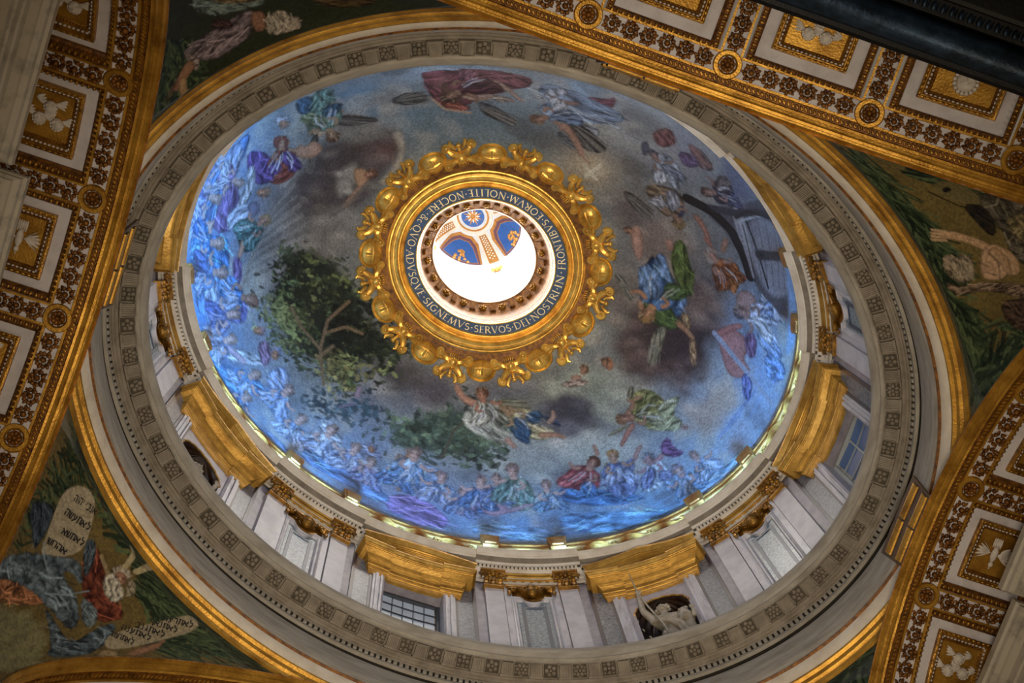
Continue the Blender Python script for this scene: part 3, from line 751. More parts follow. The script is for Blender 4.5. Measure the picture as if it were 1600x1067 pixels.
def relief_mb(kind):
    q = MB(); g = MB()
    if kind == 'cherubs':
        for i, (x, y) in enumerate(((-.16, -.10), (.15, -.08), (0, .17))):
            q.ell((x, y, .07), (.105, .115, .09), 10, 7); q.ell((x, y+.02, .15), (.02, .03, .025), 6, 4)
            for e in (-1, 1): q.ell((x+e*.045, y-.03, .14), (.018, .014, .014), 6, 4); q.ell((x+e*.05, y+.045, .12), (.04, .035, .035), 6, 4)
            for j in range(7):
                a = PI+PI*j/6; q.ell((x+.095*math.cos(a), y+.10*math.sin(a), .07), (.035, .035, .05), 6, 4)
            for e in (-1, 1):
                for j in range(4):
                    a = (.35-.28*j); c, s_ = math.cos(a), math.sin(a)
                    q.ell((x+e*(.15+.015*j), y+.03+.035*j, .03), (.11-.01*j, .028, .022), 7, 4, np.array([[e*c, -s_, 0], [e*s_, c, 0], [0, 0, 1]]))
    elif kind == 'dove':
        q.ell((0, 0, .06), (.07, .17, .06), 9, 6); q.ell((0, -.2, .07), (.05, .06, .05), 8, 5); q.ell((0, -.27, .06), (.014, .04, .014), 6, 4)
        for e in (-1, 1):
            for j in range(6):
                a = -.55+.24*j; c, s_ = math.cos(a), math.sin(a)
                q.ell((e*(.06+.17*c), .02+.17*s_, .04+.004*j), (.17-.012*j, .033, .02), 8, 4, np.array([[e*c, -s_*1, 0], [e*s_*1*e, c, 0], [0, 0, 1]]))
        for j in range(5): q.ell(((j-2)*.035, .22, .04), (.022, .11, .015), 6, 4)
        for j in range(30):
            a = 2*PI*j/30; r0, r1 = .22, .52
            u = np.array([math.cos(a), math.sin(a)]); m_ = 1/max(abs(u[0])/.40, abs(u[1])/.40); v = np.array([-u[1], u[0]])*.009
            g.add([(*(u*r0+v), .012), (*(u*r0-v), .012), (*(u*m_-v*2), .02), (*(u*m_+v*2), .02), (*(u*r0), 0), (*(u*m_), 0)], [(0, 1, 2, 3), (1, 4, 5, 2), (0, 3, 5, 4)])
    else:
        q.ell((0, -.06, .07), (.17, .18, .10), 12, 8)
        for j in range(16): a = 2*PI*j/16; q.ell((.19*math.cos(a), -.06+.2*math.sin(a), .05), (.045, .045, .045), 6, 4)
        for e in (-1, 1): q.ell((e*.06, -.09, .16), (.025, .02, .02), 6, 4)
        q.ell((0, -.03, .17), (.025, .05, .03), 6, 4); q.ell((0, .05, .15), (.05, .018, .02), 6, 4)
        for e in (-1, 1):
            q.tube([(e*.15, .10, .06), (e*.24, .18, .08), (e*.2, .28, .06), (e*.25, .40, .05)], (.04, .055, .05, .06), 6, .5)
    return q, g
REL = {}
for kd in ('cherubs', 'dove', 'mask'):
    q, g = relief_mb(kd); REL[kd] = (q.mesh('relief', M['relief']), g.mesh('gilded_rays', M['gold']) if g.n else None)

def vault(axis, sign, P, hs, cells, name, label, rib_n, smin, smax):
    V = Vault(axis, sign); r = root('coffered_vault', V.at([(0, .6, 0)])[0], label, 'vault')
    def add(nm, mb, mt, par=r, **k): return obj(nm, mb.map(V.at), mt, par, **k)
    S1 = V.s[-1]*.995
    add('stucco_ground', strip([(-.02, .02), (0, 0), (.76, 0)] if cells else [(-.02, .02), (0, 0), (4.2, 0)], -S1, S1, 60), M['white'])
    if cells:
        lo, hi = min(cells)*P-P/2, max(cells)*P+P/2
        for i in range(min(cells), max(cells)+2):
            sb = (i-.5)*P; add('stucco_ground', strip([(.74, 0), (2.6, 0)], sb-.20, sb+.20, 4), M['white'])
        add('stucco_ground', strip([(2.42, 0), (4.2, 0)], -S1, S1, 40), M['white'])
        add('stucco_ground', strip([(.74, 0), (4.2, 0)], -S1, lo-.15, 10), M['white'])
        if hi+.15 < S1: add('stucco_ground', strip([(.74, 0), (4.2, 0)], hi+.15, S1, 10), M['white'])
    edge = [(-.02, .03), (0, .0), (.02, .02), (.05, .05), (.08, .05), (.09, .02), (.13, .025), (.16, .055), (.20, .05), (.21, .02), (.25, .03), (.26, .0)]
    add('edge_moulding', strip(edge, -S1, S1, 70), M['gold'], ang=25)
    add('rope_ground', strip([(.26, .0), (.27, .015), (.38, .015), (.385, 0)], -S1, S1, 60), M['gold_dark'])
    q = MB()
    for a in np.arange(-S1+.1, S1-.1, .075):
        R = np.array([[math.cos(.7), -math.sin(.7), 0], [math.sin(.7), math.cos(.7), 0], [0, 0, 1]])
        q.ell((a, .325, .025), (.026, .055, .028), 6, 4, R)
    add('rope_moulding', q, M['gold_old'], kind='stuff')
    add('fillet', strip([(.385, 0), (.39, .045), (.43, .045), (.435, 0)], -S1, S1, 60), M['gold'])
    if not cells: return
    FB0, FB1, CX, HX = .435, .735, 1.585, .71
    for a in cells:                                # fruit garlands, roundels and ribs between coffers
        for sb in (a-.5,):
            if not smin < sb*P < smax: continue
            o = inst('roundel', rring, V.fr(sb*P, .59, .0), r); kid('roundel_flower', rflow, o)
            for i in range(6): inst('fruit_cluster', clus[(i+a) % 3], V.fr(sb*P, .98+.29*i, .0) @ rotz(i*1.3+a), r)
        g = P-.50; n5 = 5 if P < 2.2 else 6
        for i in range(n5):
            sc = a*P-g/2+g*(i+.5)/n5
            if smin < sc < smax: inst('fruit_cluster', clus[(i*2+a) % 3], V.fr(sc, .585, .0) @ rotz(i*.9+a), r)
    for a in cells:
        sc = a*P
        hw = P/2-.17
        for e in (-1, 1):
            add('fillet', MB().box(sc+e*hw-.018, sc+e*hw+.018, FB1-.0, 3.1, -.01, .045), M['gold'])
        add('fillet', strip([(FB1, 0), (FB1+.005, .045), (FB1+.04, .045), (FB1+.045, 0)], sc-hw, sc+hw, 8), M['gold'])
        c = rect_sweep(sc, hs+.01, CX, HX+.01, [(0, -.14), (.225, -.14), (.23, -.22)]); pn = add('coffer', c, M['white'])
        oh = P/2-.19-hs; 
        def addc(nm, mb, mt, **k): return obj(nm, mb.map(V.at), mt, pn, **k)
        e0 = HX+.135; h0 = hs+min(oh, .145)
        addc('egg_ground', rect_sweep(sc, h0, CX, e0, [(0, .0), (.005, .03), (.02, .03), (.03, -.02), (.09, -.03), (.10, -.06), (.135, -.09), (.14, -.14)]), M['gold_dark'], ang=25)
        addc('egg_moulding', beads_rect(sc, h0-.058, CX, e0-.058, .012, .095, (.032, .046, .045)), M['gold_old'], kind='stuff')
        addc('leaf_bead', beads_rect(sc, h0-.105, CX, e0-.105, -.085, .06, (.026, .014, .016)), M['gold'], kind='stuff')
        ih, ix = hs-.20, HX-.20
        addc('inner_frame', rect_sweep(sc, ih, CX, ix, [(0, -.14), (.0, -.05), (.03, -.04), (.05, -.07), (.07, -.07), (.11, -.13), (.13, -.15), (.17, -.19)]), M['gold_old'], ang=25)
        addc('leaf_bead', beads_rect(sc, ih-.03, CX, ix-.03, -.045, .10, (.04, .018, .018)), M['gold'], kind='stuff')
        addc('bead_row', beads_rect(sc, ih-.14, CX, ix-.14, -.15, .05, (.018, .018, .022)), M['gold_dark'], kind='stuff')
        addc('leaf_row', beads_rect(sc, ih-.095, CX, ix-.095, -.11, .07, (.028, .022, .018)), M['white'], kind='stuff')
        addc('gilded_field', flat(sc, ih-.16, CX, ix-.16, -.20), M['gold'])
        kd = cells[a]; k = min(ih, ix)/.5*.92
        Fm = V.fr(sc, CX, -.20) @ np.diag([k, k, k, 1])
        if Fm[2, 2] > 0: pass
        if axis == 'x': Fm = Fm @ np.array([[0, -1, 0, 0], [1, 0, 0, 0], [0, 0, 1, 0], [0, 0, 0, 1]])*1.0
        for me_ in REL[kd]:
            if me_:
                o = inst(me_.name.split('.')[0], me_, Fm, None)
                o.parent = pn; base = np.array(pn.location)+wloc(pn)
                o.matrix_local = Matrix.Translation(Vector(-base)) @ Matrix(Fm.tolist())
cc = lambda d: d
vault('x', -1, 2.07, .75, {-2: 'cherubs', -1: 'cherubs', 0: 'dove', 1: 'mask', 2: 'cherubs'}, 'l', 'coffered gilded vault on the left with a white dove in its middle coffer', 4, -5, 4.2)
vault('x', 1, 2.07, .75, {-1: 'mask', 0: 'dove', 1: 'cherubs', 2: 'mask', -2: 'cherubs'}, 'r', 'coffered gilded vault at the lower right with a white dove in its middle coffer', 4, -4.2, 4.2)
vault('y', -1, 2.42, .83, {-1: 'mask', 0: 'dove', 1: 'cherubs', 2: 'mask', 3: 'cherubs'}, 't', 'coffered gilded vault along the top right, partly hidden by dark bronze', 4, -3.8, 8.6)
vault('y', 1, 2.42, .83, None, 'b', 'gilded arch edge along the bottom left', 4, 0, 0)

# gilded blocks where the arch crowns cut the ring cornice
for ax, sg, nm in (('x', -1, 'left'), ('x', 1, 'lower right'), ('y', -1, 'top right')):
    V = Vault(ax, sg)
    r = root('crown_bracket', V.at([(0, -.2, 0)])[0], 'short gilded mouldings at the crown of the %s arch against the ring cornice' % nm, 'bracket')
    for h in (-.05, -.55):
        pr_ = [(-.02, h+.03), (-.06, h+.02), (-.08, h-.04), (-.05, h-.09), (-.07, h-.14), (-.06, h-.2), (-.02, h-.22)]
        q = MB()
        for sg_ in (-1, 1): q.grid(np.array([[(a, d, v) for d, v in pr_] for a in (sg_*.62, sg_*.02)]))
        q.map(V.at); obj('moulding', q, M['gold'], r, ang=25)
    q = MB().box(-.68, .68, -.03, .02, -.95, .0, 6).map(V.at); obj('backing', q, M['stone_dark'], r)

# ------------------------------------------------------------------ marble cornices of the side altars, seen under the left and right vaults
def marb(x0, y0, y1, z, sx, label):
    r = root('marble_cornice', (sx*9.2, (y0+y1)/2, z), label, 'cornice')
    prof = [(0, .28), (0, .12), (.05, .10), (.07, .02), (.16, 0), (.18, -.06), (.30, -.08), (.31, -.26), (.35, -.27), (.36, -.46), (.40, -.48), (.41, -.62), (.55, -.62), (.58, -1.1), (.72, -1.12)]
    L = []
    for d, h in prof: L.append([(sx*9.85, y0+d*.5, z+h), (sx*(x0+d), y0+d*.5, z+h), (sx*(x0+d), y1-d*.5, z+h), (sx*9.85, y1-d*.5, z+h)])
    obj('moulding', MB().grid(np.array(L)), M['grey_marble'], r, ang=25)
    top = MB().add([L[0][0], L[0][1], L[0][2], L[0][3]], [(0, 1, 2, 3)]); obj('top_slab', top, M['grey_marble'], r)
    bot = MB().box(*sorted((sx*9.85, sx*(x0+.74))), y0+.36, y1-.36, z-4.5, z-1.1); obj('frieze_block', bot, M['grey_marble'], r)
marb(8.68, -5.2, -1.42, -5, -1, 'grey veined marble cornice at the upper left edge, set back')
marb(8.40, -1.32, 1.32, -5, -1, 'grey veined marble cornice at the left edge, projecting in the middle')
marb(8.68, 1.42, 5.2, -5, -1, 'grey veined marble cornice below the projecting one on the left')
marb(8.62, -3.2, .34, -3.9, 1, 'grey veined marble cornice at the right edge beside the dove coffer')
marb(8.95, .45, 4.2, -3.9, 1, 'grey veined marble cornice at the lower right corner beside the cherub coffer')

# ------------------------------------------------------------------ dark bronze cornice crossing the top right corner
br = root('bronze_cornice', (3.5, -7.2, -8), 'dark blue-black bronze cornice with rows of carved leaves across the top right corner', 'cornice')
def bstrip(prof, n=12):                            # (outward depth from the edge, height)
    return MB().grid(np.array([[(x, -6.90-d-.012*(x-1), -8+h) for d, h in prof] for x in np.linspace(-1.5, 9, n)]))
a_ = np.linspace(-.35*PI, .9*PI, 14)
obj('lip', bstrip([(.10, .3), (0, .25), (-.02, .10), (.02, .04), (.08, .03), (.09, .0)]), M['bronze_black'], br, ang=25)
obj('torus', bstrip([(.09, .0)]+[(.30-.22*math.cos(x), .05-.22*math.sin(x)) for x in np.linspace(.1, PI-.1, 12)]+[(.52, .0)]), M['bronze'], br)
obj('leaf_ground', bstrip([(.52, 0), (.54, -.10), (.74, -.14), (.75, -.2), (.80, -.22)]), M['bronze_black'], br, ang=25)
obj('fascia', bstrip([(.80, -.22), (1.12, -.26), (1.14, -.36), (1.30, -.40), (1.34, -.34), (1.36, -.5), (2.6, -.6)]), M['bronze_black'], br, ang=25)
for d, h, nm, p in ((.64, -.13, 'carved_leaf', .125), (1.22, -.39, 'carved_leaf', .125)):
    q = MB(); q.ell((0, 0, 0), (.035, .075, .03), 7, 5); q.ell((.055, 0, -.005), (.012, .07, .02), 5, 4); lm = q.mesh('carved_leaf', M['bronze'])
    for x in np.arange(-.2, 6.5, p):
        inst('carved_leaf', lm, frame((x, -6.90-d-.012*(x-1), -8+h), (1, 0, 0), (0, 1, 0), (0, 0, 1)), br)

# ------------------------------------------------------------------ gilded collar round the oculus
ck = root('oculus_collar', (0, 0, 15.3), 'gilded collar of mouldings with a blue lettered band round the lantern opening', 'collar')
def lerp(a, c, u): return a+(c-a)*u
def col(prof):                                     # u: 0 outer edge, 1 band outer edge
    return sweep2([(lerp(2.964, 2.438, u), lerp(2.743, 2.165, u), z) for u, z in prof])
obj('moulding', col([(-.12, 15.5), (-.06, 15.30), (-.02, 15.27), (.02, 15.28), (.04, 15.24), (.10, 15.22), (.12, 15.19), (.18, 15.19), (.20, 15.15), (.28, 15.11), (.36, 15.10), (.38, 15.13), (.42, 15.13), (.45, 15.07), (.55, 15.05), (.62, 15.08), (.66, 15.15), (.70, 15.15), (.74, 15.22), (.80, 15.25), (.86, 15.24), (.90, 15.21), (.95, 15.22), (1.0, 15.29)]), M['gold_collar'], ck, ang=22)
obj('lettered_band', sweep2([(2.438, 2.165, 15.285), (2.102, 1.864, 15.30)]), M['navy'], ck, label='dark blue band')
obj('inner_moulding', sweep2([(2.11, 1.87, 15.30), (2.10, 1.86, 15.26), (2.07, 1.83, 15.25), (2.055, 1.815, 15.29), (2.05, 1.81, 15.40)]), M['gold_collar'], ck)
obj('white_moulding', sweep2([(2.05, 1.81, 15.40), (2.035, 1.795, 15.40), (2.03, 1.79, 15.46), (2.03, 1.79, 15.52), (2.01, 1.77, 15.55)]), M['lan_white'], ck)
obj('rosette_ring', sweep2([(2.01, 1.77, 15.55), (2.0, 1.76, 15.60), (1.96, 1.72, 16.15), (1.93, 1.70, 16.25), (1.64, 1.46, 16.62), (1.60, 1.42, 16.62)]), M['gold_dark'], ck, label='dark gilded soffit of rosettes and brackets')
obj('inner_lip', sweep2([(1.60, 1.42, 16.62), (1.585, 1.405, 16.64), (1.58, 1.40, 16.75), (1.56, 1.38, 16.78), (1.56, 1.38, 16.9), (1.60, 1.42, 17.0), (1.62, 1.44, 17.6)]), M['lan_white'], ck)
crs = rosette_mb(5, True, .11).mesh('collar_rosette', M['gold_old'])
q = MB(); q.box(-.09, .09, -.15, .15, -.02, .04)
for x in (-.06, 0, .06): q.box(x-.014, x+.014, -.13, .13, .035, .055)
cmd = q.mesh('collar_bracket', M['gold_dark'], False)
for k in range(36):
    t = 2*PI*(k+.5)/36
    p = np.array([1.765*math.cos(t), 1.56*math.sin(t), 16.45]); tg = nrm((-1.765*math.sin(t), 1.56*math.cos(t), 0))
    rd = nrm(np.array([-tg[1], tg[0], 0])*.26+np.array([0, 0, .33])); n_ = np.cross(tg, rd); 
    if n_[2] > 0: n_ = -n_; tg = -tg
    inst('collar_rosette' if k % 2 else 'collar_bracket', crs if k % 2 else cmd, frame(p, tg, rd, n_), ck)

def on_dome(a, b_, t, lift=0.):
    x, y = a*math.cos(t), b_*math.sin(t); n_, z = dome_n(x, y)
    rd = np.array([x, y, 0.]); rd -= n_*np.dot(rd, n_); rd = nrm(rd)      # outwards along the dome
    p = np.array([x, y, z])+n_*lift
    return frame(p, np.cross(rd, n_), rd, n_)
q = MB(); sh = []                                  # scallop shell: x along ring, y outwards
for i in range(9):
    e = PI/2*i/8; rowv = []
    for j in range(29):
        a = 2*PI*j/28; fl = 1+.025*math.cos(a*14)*math.sin(e)
        rowv.append((.36*math.sin(e)*math.cos(a)*fl, .30*math.sin(e)*math.sin(a)*fl, .20*math.cos(e)))
    sh.append(rowv)
q.grid(np.array(sh)); q.tube([(.37*math.cos(a), .31*math.sin(a), .01) for a in np.linspace(0, 2*PI, 29)], .03, 5)
shellm = q.mesh('shell', M['gold_collar'])
q = MB()
dz_ = lambda x, y: .2*math.sqrt(max(.02, 1-(x/.36)**2-(y/.3)**2))+.012
q.tube([(0, y, dz_(0, y)) for y in np.linspace(-.19, .21, 9)], .034, 4, .6); q.tube([(x, .02, dz_(x, .02)) for x in np.linspace(-.20, .20, 9)], .034, 4, .6)
for e in (-1, 1):
    q.tube([(e*.07, y, dz_(e*.07, y)) for y in np.linspace(-.17, .19, 7)], .008, 4); q.tube([(x, .02+e*.06, dz_(x, .02+e*.06)) for x in np.linspace(-.19, .19, 7)], .008, 4)
crossm = q.mesh('shell_cross', M['gold_collar'])
def cherub_mb():
    q = MB()
    q.ell((0, 0, .12), (.14, .15, .13), 11, 8); q.ell((0, -.01, .25), (.024, .035, .03), 6, 4)
    for e in (-1, 1): q.ell((e*.055, .03, .235), (.024, .018, .018), 6, 4); q.ell((e*.07, -.05, .20), (.05, .04, .045), 6, 4)
    q.ell((0, -.075, .235), (.035, .014, .018), 6, 4)
    for j in range(9): a = PI*j/8; q.ell((.14*math.cos(a), .03+.13*math.sin(a), .13), (.045, .045, .06), 6, 4)
    for j in range(5): q.ell(((j-2)*.065, -.26+.01*abs(j-2), .05), (.03, .085, .05), 6, 5)
    q.ell((0, .28, .06), (.06, .13, .06), 7, 5); q.ell((0, .40, .06), (.085, .06, .07), 8, 5)
    return q
def scroll_mb(e):
    q = MB()
    main = [(e*.10, .16), (e*.22, .22), (e*.27, .36), (e*.18, .44)]
    q.tube([(e*.06, .10, .08), (e*.17, .16, .11), (e*.27, .24, .11), (e*.34, .32, .09)], (.09, .105, .095, .07), 8)
    th = np.linspace(0, 3.3*PI, 24)
    q.tube([(e*(.36+.125*(1-a/14)*math.cos(a-1.2)), .38+.125*(1-a/14)*math.sin(a-1.2), .10-.003*a) for a in th], .05, 6); q.ell((e*.36, .38, .08), (.07, .07, .06), 7, 5)
    q.tube([(e*.08, -.06, .09), (e*.19, -.03, .12), (e*.29, -.10, .12), (e*.38, -.20, .10)], (.09, .10, .085, .065), 8)
    q.tube([(e*(.44-.12*(1-a/14)*math.cos(a+.6)), -.22+.12*(1-a/14)*math.sin(a+.6), .11-.003*a) for a in th], .05, 6); q.ell((e*.44, -.22, .08), (.06, .06, .06), 7, 5)
    q.tube([(e*.30, -.06, .06), (e*.46, -.03, .06), (e*.60, -.14, .05)], .05, 6)
    q.tube([(e*.10, .30, .05), (e*.16, .36, .07), (e*.24, .50, .05), (e*.20, .56, .05)], (.05, .06, .05, .03), 6)
    return q
chm = cherub_mb().mesh('cherub_head', M['gold_collar']); scm = [scroll_mb(e).mesh('scroll', M['gold_collar']) for e in (-1, 1)]
for k in range(12):
    o = inst('shell', shellm, on_dome(3.42, 3.19, math.radians(15+30*k)) @ np.diag([1.12, 1.15, 1.25, 1]), ck); kid('shell_cross', crossm, o)
    F_ = on_dome(3.40, 3.17, math.radians(30*k))
    o = inst('cherub_head', chm, F_ @ np.diag([1.0, 1.08, 1.2, 1]), ck)
    for s_ in scm: kid('scroll', s_, o)
# scalloped gilded backing between the ornaments and the mouldings
ts_ = np.linspace(0, 2*PI, 360, endpoint=False); G = []
for t in ts_:
    w = .30+.16*abs(math.sin(6*t))-.10*max(0, math.cos(12*t)); row = []
    for u, h in ((0, .10), (w*.5, .07), (w, .04), (w+.03, .0)):
        F_ = on_dome(2.97, 2.75, t); row.append(F_[:3, 3]+F_[:3, 1]*u+F_[:3, 2]*h)
    G.append(row)
obj('scalloped_backing', MB().grid(np.array(G), cu=True), M['gold_dark'], ck)

# ------------------------------------------------------------------ lettering: strokes with serifs, units of cap height
def arcp(cx, cy, rx, ry, a0, a1, n=12): return [(cx+rx*math.cos(math.radians(a)), cy+ry*math.sin(math.radians(a))) for a in np.linspace(a0, a1, n)]
K, H_ = .13, .05
GL = {
 'I': (.32, [([(.16, 0), (.16, 1)], K)], [(.16, 0), (.16, 1)]),
 'V': (.86, [([(.08, 1), (.44, 0)], K), ([(.44, 0), (.80, 1)], H_)], [(.08, 1), (.80, 1)]),
 'A': (.86, [([(.06, 0), (.42, 1)], H_), ([(.42, 1), (.80, 0)], K), ([(.20, .36), (.66, .36)], H_)], [(.06, 0), (.80, 0)]),
 'N': (.92, [([(.14, 0), (.14, 1)], H_), ([(.14, 1), (.78, 0)], K), ([(.78, 0), (.78, 1)], H_)], [(.14, 0), (.12, 1), (.78, 1)]),
 'M': (1.06, [([(.10, 0), (.2, 1)], H_), ([(.2, 1), (.52, 0)], K), ([(.52, 0), (.84, 1)], H_), ([(.84, 1), (.95, 0)], K)], [(.10, 0), (.95, 0)]),
 'E': (.62, [([(.14, 0), (.14, 1)], K), ([(.14, 1), (.54, 1)], H_), ([(.14, .52), (.46, .52)], H_), ([(.14, 0), (.56, 0)], H_)], [(.10, 0), (.10, 1)]),
 'F': (.60, [([(.14, 0), (.14, 1)], K), ([(.14, 1), (.54, 1)], H_), ([(.14, .52), (.46, .52)], H_)], [(.14, 0), (.10, 1)]),
 'L': (.60, [([(.14, 0), (.14, 1)], K), ([(.14, 0), (.56, 0)], H_)], [(.10, 0), (.14, 1)]),
 'T': (.74, [([(.37, 0), (.37, 1)], K), ([(.04, 1), (.70, 1)], H_)], [(.37, 0)]),
 'O': (.96, [(arcp(.48, .5, .40, .48, 0, 360, 25), .10)], []),
 'Q': (.98, [(arcp(.48, .5, .40, .48, 0, 360, 25), .10), ([(.5, .05), (.72, -.12), (.98, -.2)], .08)], []),
 'C': (.82, [(arcp(.48, .5, .40, .48, 48, 312, 20), .10)], []),
 'G': (.90, [(arcp(.48, .5, .40, .48, 48, 312, 20), .10), ([(.76, .12), (.76, .45)], .11)], [(.76, .45)]),
 'D': (.92, [([(.14, 0), (.14, 1)], K), ([(.14, 1)]+arcp(.36, .5, .46, .48, 90, -90, 14)+[(.14, .02)], .08)], [(.12, 0), (.12, 1)]),
 'R': (.78, [([(.14, 0), (.14, 1)], K), ([(.14, .98)]+arcp(.36, .75, .24, .23, 90, -90, 10)+[(.14, .50)], .08), ([(.36, .5), (.76, 0)], K)], [(.14, 0), (.12, 1)]),
 'B': (.72, [([(.14, 0), (.14, 1)], K), ([(.14, .98)]+arcp(.34, .76, .22, .22, 90, -90, 10)+[(.14, .53)], .08), ([(.3, .53)]+arcp(.36, .27, .26, .25, 90, -90, 10)+[(.14, .02)], .09)], [(.12, 0), (.12, 1)]),
 'S': (.62, [(arcp(.31, .74, .22, .23, 40, 262, 12)+arcp(.31, .27, .24, .25, 85, -140, 12), .10)], []),
 '&': (.90, [(arcp(.36, .76, .17, .2, -50, 220, 12)+[(.8, .02)], .09), (arcp(.36, .28, .28, .27, 120, 330, 12)+[(.78, .5)], .08)], []),
 'c': (.50, [(arcp(.25, .27, .2, .27, 50, 310, 14), .08)], []),
 '.': (.34, [([(.10, .5), (.24, .5)], .14)], []),
}
def glyph(ch, mb, X0, k=1.):
    w, strokes, ser = GL[ch]
    def stroke(pts, wd):
        P_ = np.array(pts, float); tg = np.gradient(P_, axis=0); tg /= np.linalg.norm(tg, axis=1)[:, None]
        nn = np.c_[-tg[:, 1], tg[:, 0]]*wd/2
        L_, R_ = P_+nn, P_-nn
        mb.grid(np.array([[(X0+a[0]*k, a[1], 0) for a in L_], [(X0+a[0]*k, a[1], 0) for a in R_]]))
    for p_, wd in strokes:
        if len(p_) == 2: p_ = [p_[0], ((p_[0][0]+p_[1][0])/2, (p_[0][1]+p_[1][1])/2), p_[1]]
        stroke(p_, wd)
    for x, y in ser: stroke([(x-.12, y), (x, y), (x+.12, y)], .055)
    return w*k
ANC = [('QVO.ADVSQVE.', -170.9+360, 124.8), ('SIGNEMVS.', 124.8, 80.6), ('SERVOS.', 80.6, 49.2), ('DEI.', 49.2, 33.8), ('NOSTRI.', 33.8, -1.2), ('IN.', -1.2, -16.4), ('FRONTIBVS.', -16.4, -62.4), ('EORVM.', -62.4, -93.8), ('NOLITE.', -93.8, -125.6), ('NOCERE.', -125.6, -160.3), ('&c.', -160.3, -170.9)]
for word, t0, t1 in ANC:
    tot = sum(GL[c][0]+.10 for c in word); x = 0
    for c in word:
        mb = MB(); glyph(c, mb, x)
        V = mb.verts(); t = np.radians(t0+(t1-t0)*(V[:, 0]-.3)/tot)
        u = .5+(.5-V[:, 1])*.66                    # tops towards the opening
        mb.v = [np.c_[(2.102+.336*u)*np.cos(t), (1.864+.301*u)*np.sin(t), np.full(len(V), 15.268)]]
        obj('letter' if c != '.' else 'stop', mb, M['letter'], ck, smooth=False)
        x += GL[c][0]+.10

# ------------------------------------------------------------------ lantern above the oculus
ln = root('lantern', (0, 0, 17.5), 'bright white lantern with gilded ribs, blue panels and a star at its crown', 'lantern')
LA, LB, LZ, LH = 1.87, 1.66, 25.3, 3.35
ring_ = lambda pr, n=96: sweep2(pr, n)
lw = ring_([(1.62, 1.44, 17.55), (1.80, 1.60, 17.7), (1.87, 1.66, 18.0), (1.87, 1.66, 25.0)]); obj('wall', lw, M['lan_white'], ln)
obj('cornice', ring_([(1.87, 1.66, 24.5), (1.83, 1.62, 24.55), (1.80, 1.59, 24.7), (1.74, 1.53, 24.85), (1.72, 1.51, 25.0), (1.74, 1.53, 25.05), (1.70, 1.49, 25.12), (1.72, 1.51, 25.25), (1.87, 1.66, 25.3)]), M['lan_white'], ln, ang=25)
def ldome(r, t, lift=0.):                          # r fraction of plan radius
    k = math.sqrt(max(0, 1-r*r)); return ((LA-.03-lift)*r*math.cos(t), (LB-.03-lift)*r*math.sin(t), LZ+(LH-lift)*k)
obj('vault_shell', MB().grid(np.array([[ldome(r, t) for r in np.linspace(1, .02, 16)] for t in np.linspace(0, 2*PI, 72, endpoint=False)]), cu=True), M['lan_pale'], ln)
t_off = math.radians(-9)
def lpatch(nm, r0, r1, f0, f1, t, mt, lift, par=ln, nr=8, nt=8):   # half widths f0 (at r0), f1 (at r1) as plan fractions
    G = [[ldome(r, t+math.atan2(lerp(f0, f1, (r-r0)/(r1-r0))*u, r), lift) for u in np.linspace(-1, 1, nt)] for r in np.linspace(r0, r1, nr)]
    return obj(nm, MB().grid(np.array(G)), mt, par)
NP = 4
for k in range(NP):
    t = 2*PI*k/NP+math.radians(48)
    lpatch('rib', .42, .985, .13, .21, t, M['lan_white'], .02)
    rb = lpatch('rib_panel', .46, .97, .08, .115, t, M['lan_gold'], .035)
    q = MB()
    for i in range(9):
        r = .50+.05*i; w = .035+.002*i
        for e in (-1, 1): q.ell(ldome(r, t+e*w/r, .05), (.035, .035, .035), 6, 4)
        q.ell(ldome(r+.025, t, .05), (.03, .03, .03), 6, 4)
    obj('rib_ornament', q, M['lan_white'], rb, kind='stuff')
    tm = t+PI/NP
    def panel5(nm, mt, ins, lift):
        pts = [(.45+ins*1.1, .0), (.45+ins*1.1, .14-ins*.3), (.62+ins*.6, .36-ins), (.985-ins*.3, .56-ins), (.985-ins*.3, 0)]
        rows = []
        rr_ = np.linspace(pts[0][0], pts[3][0], 14)
        for r in rr_:
            w = np.interp(r, [pts[1][0], pts[2][0], pts[3][0]], [pts[1][1], pts[2][1], pts[3][1]])
            rows.append([ldome(r, tm+math.atan2(w*u, r), lift) for u in np.linspace(-1, 1, 9)])
        return obj(nm, MB().grid(np.array(rows)), mt, ln)
    panel5('panel_border', M['lan_gold'], 0, .015); panel5('panel_border', M['lan_violet'], .06, .025); panel5('panel_border', M['lan_gold'], .115, .03)
    panel5('blue_panel', M['lan_blue'], .13, .04)
    q = MB()
    for j in range(22):
        a = rng.uniform(-1, 1); r = rng.uniform(.80, .96); w = (1-(r-.80)/.2)*.02+.15*(r-.78)/.2
        q.ell(ldome(r, tm+a*w*1.4/r, .06), (.07, .07, .07), 6, 4)
    obj('gilded_shell', q, M['lan_gold'], ln, kind='stuff')
obj('crown_ring', MB().grid(np.array([[ldome(r, t, l) for r, l in ((.42, 0), (.42, .05), (.36, .06), (.35, .04), (.30, .04))] for t in np.linspace(0, 2*PI, 48, endpoint=False)]), cu=True), M['lan_white'], ln)
obj('crown_ring', MB().grid(np.array([[ldome(r, t, .05) for r in (.355, .315)] for t in np.linspace(0, 2*PI, 48, endpoint=False)]), cu=True), M['lan_gold'], ln)
obj('star_field', MB().grid(np.array([[ldome(r, t, .05) for r in (.25, .01)] for t in np.linspace(0, 2*PI, 48, endpoint=False)]), cu=True), M['lan_blue'], ln)
